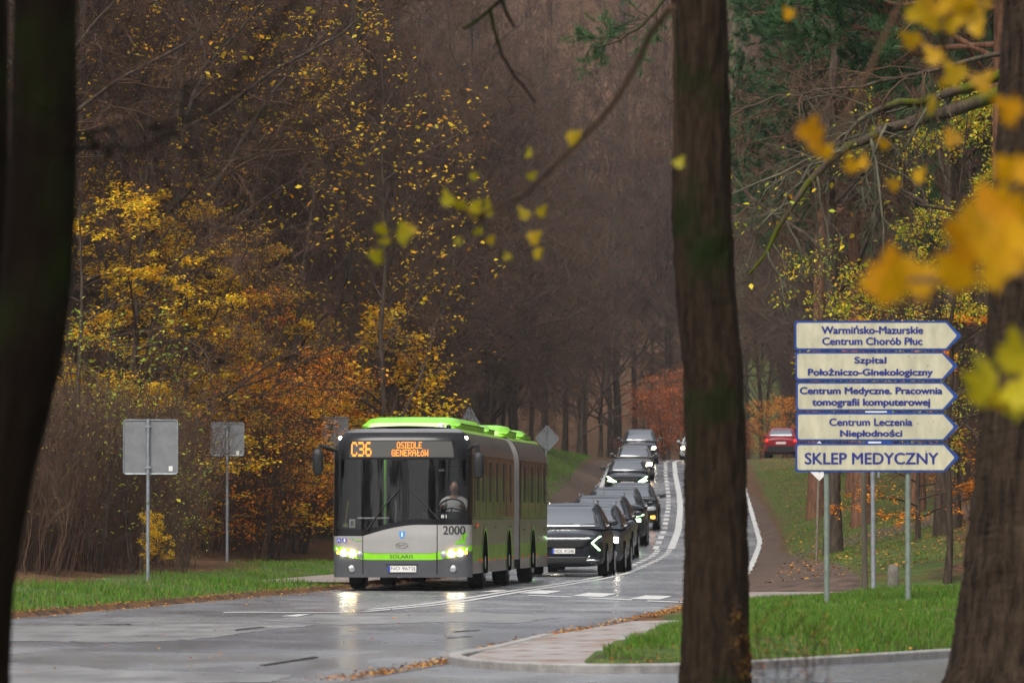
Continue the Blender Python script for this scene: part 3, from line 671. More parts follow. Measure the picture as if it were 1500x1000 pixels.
# side windows with dark openings, doors seen as panes, seam lines
def side_window(parent, y0, y1, z0, z1, nm='side_window', mm=DARKGLASS):
    w_ = MB().box((HW+.003, (y0+y1)/2, (z0+z1)/2), (.008, y1-y0, z1-z0)).build(nm, mm, parent)
    return w_
for y0, y1 in ((.95, 1.75), (1.85, 3.35), (3.45, 4.95), (5.05, 6.55), (6.65, 8.15), (8.25, 9.9)):
    w_ = side_window(bus, y0, y1, 1.36, 2.44)
    MB().box((HW+.010, (y0+y1)/2+.15, 2.02), (.006, .30, .74)).build('opening_pane', BLACK, w_)
for y0, y1 in ((11.8, 13.3), (13.4, 14.9), (15.0, 16.3), (16.4, 17.7)):
    w_ = side_window(rear, y0, y1, 1.36, 2.44); MB().box((HW+.010, (y0+y1)/2+.1, 2.02), (.006, .28, .74)).build('opening_pane', BLACK, w_)
def arch_and_wheel(parent, y, r=.50):
    for sx in (-1, 1):
        b = MB(); n = 22
        for i in range(n):
            a0, a1 = R(-25+230*i/n), R(-25+230*(i+1)/n); q = []
            for rr_, a in ((.60, a0), (.60, a1), (.655, a1), (.655, a0)): q.append((sx*(HW+.012), y+rr_*math.cos(a), max(.31, .5+rr_*math.sin(a))))
            b.add(q, [(0, 1, 2, 3)], 0)
        pts = [(y+.61*math.cos(R(-20+220*i/n)), max(.30, .5+.61*math.sin(R(-20+220*i/n)))) for i in range(n+1)]
        b.add([(sx*(HW+.006), p, q) for p, q in pts], [list(range(n+1))], 1); b.build('wheel_arch', [LIME, LINER], parent)
        x = sx*(HW-.16)
        t = MB().lathe_x([(-.15, .30), (-.15, .44), (-.13, .485), (-.08, .50), (.08, .50), (.13, .485), (.15, .44), (.15, .30)], (x, y, .50), 32).build('wheel', TYRE, parent, True)
        MB().lathe_x([(sx*.168, .0), (sx*.172, .12), (sx*.12, .16), (sx*.12, .25), (sx*.165, .30), (sx*.10, .31)], (x, y, .50), 24).build('rim', RIM, t, True)
arch_and_wheel(bus, 3.2); arch_and_wheel(bus, 8.9); arch_and_wheel(rear, 14.5)
for par, ys in ((bus, (1.9, 2.45, 4.1, 5.2, 6.6, 8.0, 9.8)), (rear, (12.2, 13.7, 15.3, 17.6))):
    for y in ys: MB().box((HW+.010, y, .55), (.02, .09, .05), bev=.01).build('side_marker', AMBER, par)
MB().box((HW+.02, 1.35, 1.20), (.03, .12, .07), bev=.02).build('side_indicator', AMBER, bus)
b = MB()
for y, z in ((.9, 1.16), (5.6, 1.16), (9.3, 1.16)): b.box((HW+.004, y, z), (.006, .35, .03))
b.build('vent_slot', BLACK, bus); MB().box((HW+.004, 12.6, 1.1), (.006, .4, .03)).box((HW+.004, 17.2, 1.1), (.006, .5, .03)).build('vent_slot', BLACK, rear)
b = MB(); [b.box((HW+.006, 17.55, 1.45+.2*i), (.01, .55, .02)) for i in range(6)]; b.build('vent_grille', BLACK, rear)
# roof pods
def pod(parent, y0, y1, h, hw, z0=2.98):
    b = MB(); P = []
    for y, k, kh in ((y0, .86, .12), (y0+.05, .93, .5), (y0+.35, .99, .88), (y0+.8, 1, 1), (y1-.8, 1, 1), (y1-.35, .99, .88), (y1-.05, .93, .5), (y1, .86, .12)):
        row = [(-hw*k, y, z0), (-hw*k, y, z0+h*kh*.42), (-hw*k*.985, y, z0+h*kh*.47), (-hw*k*.95, y, z0+h*kh*.52), (-hw*k*.86, y, z0+h*kh*.9), (-hw*k*.7, y, z0+h*kh)]
        row += [(0, y, z0+h*kh*1.04)]+[(-x, yy, z) for x, yy, z in row[::-1]]; P.append(row)
    b.grid(P, 0); o = b.build('roof_pod', LIME, parent, True)
    s = MB()
    for sx in (-1, 1): s.tube([(sx*hw*.992, y0+.4, z0+h*.45), (sx*hw*.996, y1-.4, z0+h*.45)], .012, 6)
    s.tube([(-hw*.93, y0+.04, z0+h*.22), (hw*.93, y0+.04, z0+h*.22)], .010, 6); s.build('pod_seam', BLACK, o)
pod(bus, 1.7, 7.6, .235, .93); pod(bus, 8.1, 10.1, .20, .93); pod(rear, 11.9, 14.2, .25, 1.0); pod(rear, 15.2, 17.4, .20, 1.0)
b = MB(); b.lathe_x([(0, 0), (0, .01)], (0, 0, 0), 4); b = MB(); b.tube([(.62, 1.3, 2.97), (.62, 1.3, 3.06), (.62, 1.3, 3.09)], [.06, .058, .02], 12); b.build('aerial', WHITEP, bus, True)
MB().tube([(.75, 1.4, 2.97), (.75, 1.4, 3.04), (.75, 1.4, 3.06)], [.05, .045, .015], 12).build('roof_camera', BLACK, bus, True)
b = MB(); [b.box((x, 1.45, 3.01), (.30, .2, .05), bev=.01) for x in (-.55, .32)]; b.build('roof_hatch', PALE, bus)
# inside, seen through the windscreen
GREENPOLE = mat('green_handrail', (.12, .38, .02), .35, var=.05); STEEL = mat('steel_rail', (.4, .4, .4), .3, .6, var=.05)
MB().tube([(-.42, 1.3, .95), (-.42, 1.3, 2.5)], .025, 8).build('green_handrail', GREENPOLE, bus, True)
MB().tube([(-.2, 1.1, 1.0), (-.2, 1.1, 1.65)], .02, 8).tube([(-.9, .9, 1.33), (-.3, .9, 1.33)], .018, 8).build('steel_handrail', STEEL, bus, True)
MB().tube([(-1.08, .55, 1.2), (-1.03, .55, 1.66)], .012, 6).build('yellow_flag_stick', mat('yellow_stick', (.6, .42, .05), .5, var=.05), bus)
pc = MB().box((-.93, .33, 1.235), (.11, .01, .16)).build('number_placard', WHITEP, bus); letter('placard_digit', '8', -.955, -.905, 1.185, 1.285, INK, pc, lambda x, z: .322, .02)
MB().box((-1.06, .36, 1.20), (.09, .01, .06)).build('yellow_card', mat('card', (.45, .5, .2), .5, var=.05), bus)
b = MB()
P = [[(x, y, z) for x in np.linspace(.35, 1.18, 9)] for y, z in ((.22, 1.28), (.30, 1.40), (.42, 1.45), (.75, 1.40), (.75, 1.1))]; b.grid(P); b.build('dashboard', BLACK, bus, True)
letter('cab_number', '81', .735, .83, 1.335, 1.395, PALE, bus, lambda x, z: bfront(x, z)-.004, .01)
b = MB(); c = Vector((.86, .80, 1.52)); up = Vector((0, .72, .69)).normalized(); sd = Vector((1, 0, 0))
ring = [c+(sd*math.cos(a)+up*math.sin(a))*.235 for a in np.linspace(0, 2*math.pi, 25)]; b.tube(ring, .017, 8, cap=False)
for a in (R(200), R(340), R(270)): b.tube([c, c+(sd*math.cos(a)+up*math.sin(a))*.23], .015, 6)
b.build('steering_wheel', BLACK, bus, True)
MB().box((.86, 1.62, 1.55), (.5, .14, .75), bev=.08).box((.86, 1.3, 1.12), (.5, .6, .14), bev=.05).build('driver_seat', BLACK, bus)
MB().box((.86, .55, 2.28), (.55, .02, .02)).box((.70, .50, 2.21), (.10, .01, .035), 1).build('sun_blind_rail', [BLACK, PALE], bus)

# ---------------------------------------------------------------- the driver: one continuous skinned body, clothing and hair on top
SKIN = mat('skin', (.42, .24, .17), .5, var=.06, scale=12); SHIRT = mat('white_shirt', (.72, .71, .70), .8, var=.05, scale=8); TROUS = mat('dark_trousers', (.03, .03, .04), .8, var=.1); HAIR = mat('grey_brown_hair', (.09, .07, .055), .8, var=.3, scale=40)
def skinned(name, verts, edges, radii, m, parent, root=0, levels=1):
    me = bpy.data.meshes.new(name); me.from_pydata(verts, edges, []); o = link_mesh(name, me, m, parent)
    md = o.modifiers.new('skin', 'SKIN'); md.use_smooth_shade = True
    for i, r in enumerate(radii):
        sv = me.skin_vertices[0].data[i]; sv.radius = r if isinstance(r, tuple) else (r, r); sv.use_root = (i == root)
    o.modifiers.new('sub', 'SUBSURF').levels = levels; o.modifiers['sub'].render_levels = levels
    return o
drv = thing('person', 'bus driver in a white shirt sitting at the steering wheel behind the windscreen', 'person')
drv.matrix_world = Matrix.Translation(bus.location) @ Matrix.Rotation(-A1, 4, 'Z') @ Matrix.Translation((.86, 1.38, 0))
V = [(0, 0, 1.22), (0, .02, 1.38), (0, .02, 1.55), (0, .0, 1.68), (0, -.01, 1.76), (0, -.03, 1.82)]; E = [(i, i+1) for i in range(5)]; Rd = [(.16, .13), (.15, .12), (.17, .12), (.11, .09), (.055, .06), (.06, .065)]
for s in (-1, 1):
    n = len(V); V += [(s*.19, .0, 1.63), (s*.27, -.15, 1.42), (s*.20, -.42, 1.50), (s*.19, -.47, 1.53)]; E += [(3, n), (n, n+1), (n+1, n+2), (n+2, n+3)]; Rd += [.065, .048, .032, (.038, .02)]
    for k in range(4):
        m_ = len(V); x = s*(.215-.022*k); V += [(x, -.53+.004*k, 1.575), (x, -.565, 1.56), (x, -.56, 1.535-.003*k)]; E += [(n+3, m_), (m_, m_+1), (m_+1, m_+2)]; Rd += [.010, .009, .008]
    m_ = len(V); V += [(s*.155, -.49, 1.54), (s*.15, -.525, 1.525)]; E += [(n+3, m_), (m_, m_+1)]; Rd += [.011, .009]
    m_ = len(V); V += [(s*.10, -.05, 1.20), (s*.14, -.45, 1.22), (s*.14, -.50, .98)]; E += [(0, m_), (m_, m_+1), (m_+1, m_+2)]; Rd += [.10, .075, .05]
body = skinned('body', V, E, Rd, SKIN, drv)
# head: a shaped grid, with brow, nose, mouth, chin and ears, on the neck
P = []; nu, nv = 28, 22
for j in range(nv+1):
    row = []
    for i in range(nu+1):
        a = 2*math.pi*i/nu-math.pi/2; t = math.pi*j/nv; z = math.cos(t); s = math.sin(t)
        x = .075*s*math.cos(a); y = .095*s*math.sin(a); zz = .122*z; fr = max(0, -math.sin(a))
        if z < 0: x *= 1+.28*z*fr; y *= 1+.10*z
        nose = math.exp(-((zz+.012)/.024)**2-(x/.014)**2)*fr; brow = math.exp(-((zz-.028)/.012)**2)*fr; eye = math.exp(-((zz-.010)/.012)**2-((abs(x)-.031)/.014)**2)*fr
        mouth = math.exp(-((zz+.058)/.007)**2-(x/.026)**2)*fr; chin = math.exp(-((zz+.098)/.02)**2-(x/.025)**2)*fr; ear = math.exp(-((zz-.0)/.028)**2-((y-.012)/.014)**2)
        y -= .026*nose+.006*brow-.010*eye-.006*mouth+.010*chin; x += math.copysign(.016*ear, x)
        row.append((x, y-.045, 1.885+zz))
    P.append(row)
MB().grid(P).build('head', SKIN, drv, True)
hp = [[(x*1.06, (y+.045)*1.06-.035, (z-1.885)*1.06+1.892) for x, y, z in row] for row in P[:10]]
for j, row in enumerate(hp):
    for i, (x, y, z) in enumerate(row):
        if y < -.095 and j > 5: row[i] = (x*.9, y+.03, max(z, 1.945))
MB().grid(hp).build('hair', HAIR, drv, True)
V2 = [(0, .0, 1.20), (0, .02, 1.38), (0, .02, 1.55), (0, .0, 1.69)]; E2 = [(0, 1), (1, 2), (2, 3)]; R2 = [(.18, .145), (.172, .135), (.185, .135), (.115, .10)]
for s in (-1, 1): n = len(V2); V2 += [(s*.195, .0, 1.635), (s*.25, -.10, 1.49)]; E2 += [(3, n), (n, n+1)]; R2 += [.078, .066]
skinned('shirt', V2, E2, R2, SHIRT, drv)
V3 = [(0, 0, 1.19)]; E3 = []; R3 = [(.17, .14)]
for s in (-1, 1): n = len(V3); V3 += [(s*.10, -.07, 1.19), (s*.14, -.46, 1.22), (s*.14, -.51, .97)]; E3 += [(0, n), (n, n+1), (n+1, n+2)]; R3 += [.11, .085, .06]
skinned('trousers', V3, E3, R3, TROUS, drv)
b = MB(); [b.tube([(s*.031-.012, -.125, 1.895), (s*.031+.012, -.125, 1.895)], .006, 6) for s in (-1, 1)]; b.build('eyes', INK, drv)

# ---------------------------------------------------------------- cars: one builder, each car with its own shape, lamps and colour
def conform(bvh, quad, d, nx=8, nz=5, off=.008, start=6):
    """a patch bilinear between four corners, laid on the shell along the axis d ('f' from the front, 'b' from behind, 's-'/'s+' from a side)"""
    rows = []
    for j in range(nz+1):
        row = []
        for i in range(nx+1):
            u, v = i/nx, j/nz; p = [(quad[0][k]*(1-u)+quad[1][k]*u)*(1-v)+(quad[3][k]*(1-u)+quad[2][k]*u)*v for k in (0, 1)]
            if d == 'f': o, dr = Vector((p[0], -start, p[1])), Vector((0, 1, 0))
            elif d == 'b': o, dr = Vector((p[0], 10, p[1])), Vector((0, -1, 0))
            elif d == 's-': o, dr = Vector((-start, p[0], p[1])), Vector((1, 0, 0))
            else: o, dr = Vector((start, p[0], p[1])), Vector((-1, 0, 0))
            h = bvh.ray_cast(o, dr)
            if h[0] is None: q = row[-1] if row else None
            else:
                n = h[1] if h[1].dot(dr) < 0 else -h[1]; q = h[0]+n*off-dr*.004
            row.append(q)
        rows.append(row)
    last = None
    for r_ in rows:
        for i, q in enumerate(r_):
            if q is None: r_[i] = last or next((p for rr in rows for p in rr if p is not None), Vector((0, 0, 0)))
            last = r_[i]
    return [[tuple(p) for p in r_] for r_ in rows]

def car(name, label, cat, W, L, H, hood, cowl, belt, col, loc, yaw, lamps, group='cars queueing behind the bus', plate_txt=None, face=1.0, rails=False, yc=1.15, yr0=1.95, yr1=3.5, ptz=.55, rear=None, wr=.34, dark_grille=True, bonnet_line=True, chrome=None, badge=None):
    t = thing(name, label, cat, loc, yaw, group); hw = W/2
    pm = paint(name+'_paint', col)
    st = [(.0, .80, .30, hood*.90), (.05, .90, .25, hood*.96), (.16, .965, .22, hood), (.42, .99, .21, hood+.03), (yc, 1.0, .21, cowl), (2.3, 1.0, .21, belt), (3.4, 1.0, .22, belt+.02), (L-.35, .98, .24, belt+.03), (L-.08, .92, .28, belt-.02), (L, .84, .34, belt-.10)]
    b = MB(); rings = []
    for y, k, zb, zt in st:
        w_ = hw*k; zs = zb+(zt-zb)*.78
        half = [(w_*.84, zb), (w_*.975, zb+.08), (w_*1.0, zb+(zt-zb)*.32), (w_*.985, zb+(zt-zb)*.55), (w_*.975, zs), (w_*.915, zs+(zt-zs)*.72), (w_*.62, zt+.01)]
        rings.append([(x, y, z) for x, z in half]+[(0, y, zt+.03)]+[(-x, y, z) for x, z in half[::-1]])
    b.grid(rings); n = len(rings[0]); k = n//2
    for base, fl in ((0, False), ((len(st)-1)*n, True)):
        for i in range(k):
            f = (base+i, base+i+1, base+n-2-i, base+n-1-i) if i < k-1 else (base+i, base+i+1, base+n-1-i)
            b.f.append(list(f)); b.m.append(0)
    for j in range(len(st)-1): b.f.append([j*n, (j+1)*n, (j+1)*n+n-1, j*n+n-1]); b.m.append(0)
    body = b.build('body', pm, t, True); a_ = body.data.attributes.get('sharp_edge'); a_ and body.data.attributes.remove(a_); md = body.modifiers.new('sub', 'SUBSURF'); md.levels = md.render_levels = 2
    # the cabin
    cb = MB(); rows = []
    for y, wt, zt in ((yc-.06, .86, cowl+.005), (yc+.02, .87, cowl+.03), ((yc+yr0)/2, .80, cowl+(H-cowl)*.56), (yr0, .70, H-.045), (yr0+.35, .68, H-.01), ((yr0+yr1)/2+.2, .67, H), (yr1, .66, H-.04), ((yr1+L)/2-.05, .74, belt+(H-belt)*.5), (L-.2, .84, belt+.02)):
        wb = .92; z0 = min(belt, zt)-.03; q = []
        for tt in (0, .35, .7, .93): q.append((hw*(wb+(wt-wb)*tt), y, z0+(zt-z0)*tt))
        q += [(hw*wt*.90, y, zt), (hw*wt*.5, y-.05, zt+.015), (0, y-.07, zt+.02)]
        rows.append(q+[(-x, yy, z) for x, yy, z in q[-2::-1]])
    cb.grid(rows); cabin = cb.build('cabin', pm, t, True); a_ = cabin.data.attributes.get('sharp_edge'); a_ and cabin.data.attributes.remove(a_); mc = cabin.modifiers.new('sub', 'SUBSURF'); mc.levels = mc.render_levels = 1
    dg = bpy.context.evaluated_depsgraph_get(); dg.update()
    bv = BVHTree.FromObject(body, dg); cv = BVHTree.FromObject(cabin, dg)
    def patch(nm, m, quad, d='f', mirror=False, bvh=None, parent=None, off=.008, nx=8, nz=5):
        out = []
        for s in ((1, -1) if mirror else (1,)):
            q = [(x*s, z) for x, z in quad] if d in 'fb' else quad
            dd = d if s == 1 or d in 'fb' else 's-'
            P = conform(bvh or bv, q, dd, nx, nz, off); o = MB().grid(P).build(nm, m, parent or t, True)
            sol = o.modifiers.new('th', 'SOLIDIFY'); sol.thickness = .006; sol.offset = -1; out.append(o)
        return out
    zg0, zg1 = cowl+.05, H-.085
    patch('windscreen', CARGLASS, [(-.80*hw, zg0), (.80*hw, zg0), (.635*hw, zg1), (-.635*hw, zg1)], 'f', bvh=cv, off=.010, nx=12, nz=8)
    if rear: patch('rear_window', CARGLASS, [(-.72*hw, belt+.10), (.72*hw, belt+.10), (.58*hw, H-.13), (-.58*hw, H-.13)], 'b', bvh=cv, off=.010, nx=12, nz=6)
    ym = (yc+yr1)/2+.2; zt = H-.16
    for q in ([(yc+.35, belt+.05), (ym-.05, belt+.05), (ym-.05, zt), (yr0+.12, zt)], [(ym+.05, belt+.05), (yr1+.25, belt+.06), (yr1-.02, zt), (ym+.05, zt)]):
        patch('side_window', DARKGLASS, q, 's+', mirror=True, bvh=cv)
    # wipers, mirrors, wheels
    wp = MB()
    for x0, x1 in ((-.35, .15), (.25, .62)):
        P = conform(cv, [(x0*hw*1.2, zg0+.02), (x1*hw*1.1, zg0+.05), (x1*hw*1.1, zg0+.06), (x0*hw*1.2, zg0+.03)], 'f', 8, 1, .02); wp.tube(P[0], .009, 5)
    wp.build('wiper', BLACK, t)
    for s in (-1, 1):
        m_ = MB(); c = (s*(hw+.10), yc+.42, belt+.10); P = []
        for y, kk in ((-.09, .5), (-.07, .85), (0, 1), (.05, .95), (.07, .6)):
            P.append([(c[0]+s*0+.115*kk*math.cos(a), c[1]+y, c[2]+.075*kk*math.sin(a)*(1 if math.sin(a) > 0 else .85)) for a in np.linspace(0, 2*math.pi, 15)])
        m_.grid(P); m_.add(P[0][:-1], [list(range(14))]); m_.add(P[-1][:-1], [list(range(14))]); m_.tube([(s*(hw-.06), yc+.40, belt+.02), (s*(hw+.05), yc+.42, belt+.06)], .03, 6); m_.build('wing_mirror', pm, t, True)
        for y in (.88, L-.88):
            q = MB(); q.lathe_x([(-.06*s, 0), (s*.0, wr+.075), (s*.02, wr+.065), (s*.02, 0)], (s*(hw-.018), y, wr+.01), 28); q.build('wheel_arch', LINER, t)
            x = s*(hw-.10); ty = MB().lathe_x([(-.105, wr*.66), (-.11, wr*.9), (-.085, wr*.985), (0, wr), (.085, wr*.985), (.11, wr*.9), (.105, wr*.66)], (x, y, wr), 28).build('wheel', TYRE, t, True)
            rm = MB().lathe_x([(s*.09, 0), (s*.10, .06), (s*.085, .07)], (x, y, wr), 18)
            for a in range(5): an = 2*math.pi*a/5+.3; rm.tube([(x+s*.09, y+.05*math.cos(an), wr+.05*math.sin(an)), (x+s*.10, y+wr*.66*math.cos(an), wr+wr*.66*math.sin(an))], [.03, .022], 5)
            rm.lathe_x([(s*.10, wr*.62), (s*.115, wr*.66), (s*.10, wr*.70)], (x, y, wr), 24); rm.build('rim', RIM, ty, True)
    # front face
    if dark_grille: patch('grille', BLACK, [(-.50*hw, hood*.66), (.50*hw, hood*.66), (.62*hw, hood*.86), (-.62*hw, hood*.86)], nx=12)
    patch('lower_intake', BLACK, [(-.66*hw, .30), (.66*hw, .30), (.58*hw, .45), (-.58*hw, .45)], nx=12)
    if bonnet_line: patch('bonnet_seam', BLACK, [(-.70*hw, hood*.925), (.70*hw, hood*.925), (.70*hw, hood*.937), (-.70*hw, hood*.937)], nx=14, nz=1, off=.004)
    for nm, m, quad in lamps: patch(nm, m, quad, 'b' if nm.startswith('tail') else 'f', mirror=True, nx=6, nz=4, off=.016 if m in (LAMPCOOL, LAMP, LAMPWHITE, LAMPAMBER, LAMPRED) else .010)
    if chrome: patch('chrome_trim', CHROME, chrome, off=.016, nx=14, nz=1)
    if badge:
        h = bv.ray_cast(Vector((0, -5, badge[1])), Vector((0, 1, 0)))[0]; letter('badge_lettering', badge[0], -.12, .12, badge[1]-.022, badge[1]+.022, CHROME, t, lambda x, z: h.y-.03, .04)
    if plate_txt is not None:
        h = bv.ray_cast(Vector((0, 10 if rear else -5, ptz)), Vector((0, -1 if rear else 1, 0)))[0]
        if rear:
            MB().box((0, h.y+.012, ptz), (.52, .014, .114)).build('licence_plate', WHITEP, t)
        elif plate_txt == '': MB().box((0, h.y-.03, ptz), (.52, .014, .114)).build('licence_plate', WHITEP, t)
        else: plate(t, 0, ptz, plate_txt, h.y-.03)
    if rails:
        for s in (-1, 1): MB().tube([(s*.62*hw, yr0+.15, H-.01), (s*.63*hw, yr0+.3, H+.045), (s*.62*hw, yr1-.2, H+.045), (s*.60*hw, yr1, H-.02)], .016, 6).build('roof_rail', CHROME, t, True)
    MB().tube([(0, yr1-.1, H-.02), (0, yr1+.08, H+.16)], [.008, .004], 5).build('aerial', BLACK, t)
    return t
def road_yaw(y): return -math.atan((float(CL(y+2))-float(CL(y-2)))/4)
def on_lane(x, y, d=0): return (x, y, float(ROADZ(y+2))+d)
def tilt(t, y): t.rotation_euler.rotate_axis('X', math.atan((float(ROADZ(y+4))-float(ROADZ(y)))/4)); t.location.z = float(ROADZ(y+.9))-.0-math.sin(math.atan((float(ROADZ(y+4))-float(ROADZ(y)))/4))*.9
q4 = lambda x0, z0, x1, z1, dz=0: [(x0, z0), (x1, z0+dz), (x1, z1+dz), (x0, z1)]

cars = []
cars.append((car('suv', 'black sport utility car right behind the bus, with lit chevron daytime lamps', 'car', 1.87, 4.5, 1.65, .98, 1.07, 1.10, (.010, .012, .016), (1.16, 128, 0), road_yaw(128), [
    ('headlight', DARKGLASS, [(.60, .62), (.84, .60), (.86, .82), (.66, .83)]),
    ('daytime_lamp', LAMPCOOL, [(.62, .765), (.66, .765), (.83, .905), (.80, .905)]), ('daytime_lamp', LAMPCOOL, [(.62, .765), (.655, .775), (.815, .60), (.79, .585)]),
    ('bumper_trim', CHROME, [(.50, .36), (.82, .36), (.80, .385), (.54, .385)]), ('bumper_trim', CHROME, [(.50, .365), (.53, .36), (.60, .47), (.58, .475)])],
    plate_txt='NOL 4124E', ptz=.58, rails=True, chrome=[(-.66, .845), (.66, .845), (.66, .875), (-.66, .875)], badge=('KIA', .935)), 128))
cars.append((car('estate_car', 'dark grey car half hidden behind the first black one, with one round white headlamp lit', 'car', 1.82, 4.4, 1.60, .92, 1.03, 1.06, (.030, .034, .040), (1.72, 134.5, 0), road_yaw(134), [
    ('headlight', LENS, [(.56, .68), (.80, .70), (.80, .86), (.60, .84)]), ('headlight_bulb', LAMPWHITE, [(.63, .71), (.77, .72), (.77, .83), (.63, .82)]), ('fog_lamp', LENS, q4(.60, .40, .76, .50))], plate_txt='', rails=True), 134))
cars.append((car('estate_car', 'black tall car with silver roof rails, third in the queue after the bus', 'car', 1.83, 4.5, 1.66, .95, 1.06, 1.09, (.012, .014, .017), (2.20, 148.5, 0), road_yaw(148), [
    ('headlight', LENS, [(.56, .70), (.80, .72), (.80, .84), (.58, .82)])], plate_txt='', rails=True), 148))
cars.append((car('suv', 'black sport utility car with a thin lit lamp strip over a greenish fog lamp', 'car', 1.86, 4.5, 1.65, .95, 1.06, 1.09, (.011, .013, .016), (2.92, 163, 0), road_yaw(163), [
    ('headlight', DARKGLASS, [(.56, .72), (.84, .76), (.84, .86), (.58, .82)]), ('daytime_lamp', LAMPCOOL, [(.52, .82), (.84, .88), (.84, .905), (.52, .85)]), ('lamp_bulb', LAMPCOOL, q4(.60, .70, .76, .79))], plate_txt='', rails=True), 163))
cars.append((car('saloon_car', 'low dark saloon car with an amber indicator blinking', 'car', 1.80, 4.6, 1.46, .80, .93, .96, (.016, .017, .019), (3.72, 179, 0), road_yaw(179), [
    ('headlight', LENS, [(.52, .62), (.80, .64), (.80, .76), (.54, .74)]), ('indicator', LAMPAMBER, q4(.64, .38, .77, .47))], plate_txt='', yr0=2.0, yr1=3.2), 179))
cars.append((car('hatchback', 'black hatchback with two lit triangular headlamps half way up the queue', 'car', 1.78, 4.2, 1.47, .84, .97, 1.0, (.010, .011, .013), (4.60, 227, 0), road_yaw(227), [
    ('headlight', LAMPCOOL, [(.42, .60), (.60, .585), (.82, .80), (.74, .79)]), ('headlight', LAMPCOOL, [(.42, .60), (.60, .58), (.80, .64), (.70, .70)])], plate_txt=''), 227))
cars.append((car('hatchback', 'brown grey hatchback with warm round headlamps, second from the top of the queue', 'car', 1.76, 4.2, 1.50, .86, .99, 1.02, (.065, .058, .054), (5.36, 250, 0), road_yaw(250), [
    ('headlight', LENS, [(.50, .60), (.80, .64), (.80, .80), (.54, .74)]), ('headlight_bulb', LAMP, q4(.58, .65, .76, .76, .02))], plate_txt=''), 250))
cars.append((car('suv', 'dark tall car at the top of the queue on the crest of the road', 'car', 1.86, 4.6, 1.70, .98, 1.10, 1.13, (.022, .024, .028), (6.30, 281, 0), road_yaw(281), [
    ('headlight', LENS, [(.54, .72), (.82, .74), (.82, .86), (.56, .84)]), ('headlight_bulb', LAMPWHITE, q4(.62, .74, .77, .83, .01))], plate_txt='', rails=True), 281))
cars.append((car('saloon_car', 'silver car with lit headlamps coming over the crest, half hidden by the big middle trunk', 'car', 1.80, 4.5, 1.48, .84, .97, 1.0, (.42, .42, .42), (10.25, 318, 0), road_yaw(318)+.05, [
    ('headlight', LENS, [(.50, .60), (.80, .64), (.80, .78), (.54, .74)]), ('headlight_bulb', LAMP, q4(.60, .65, .77, .75))], group=None, plate_txt=''), 318))
for t, y in cars: tilt(t, y)
red = car('red_car', 'red crossover car seen from behind on the rise beside the crest, tail lamps lit', 'car', 1.80, 4.4, 1.62, .92, 1.05, 1.08, (.20, .006, .012), (14.3, 300, 0), math.pi-.12, [
    ('headlight', LENS, [(.54, .70), (.80, .72), (.80, .84), (.56, .82)]), ('tail_lamp', LAMPRED, [(.64, .86), (.82, .84), (.80, 1.02), (.70, 1.02)])], group=None, plate_txt='', ptz=.80, rear=True)
for v in red.children:
    pass
MB().box((0, 4.385, .50), (1.45, .10, .30), bev=.06).build('rear_bumper', BLACK, red)
red.location = (14.6, 300, gz(14.6, 300)-.02); red.location.y += 2.2

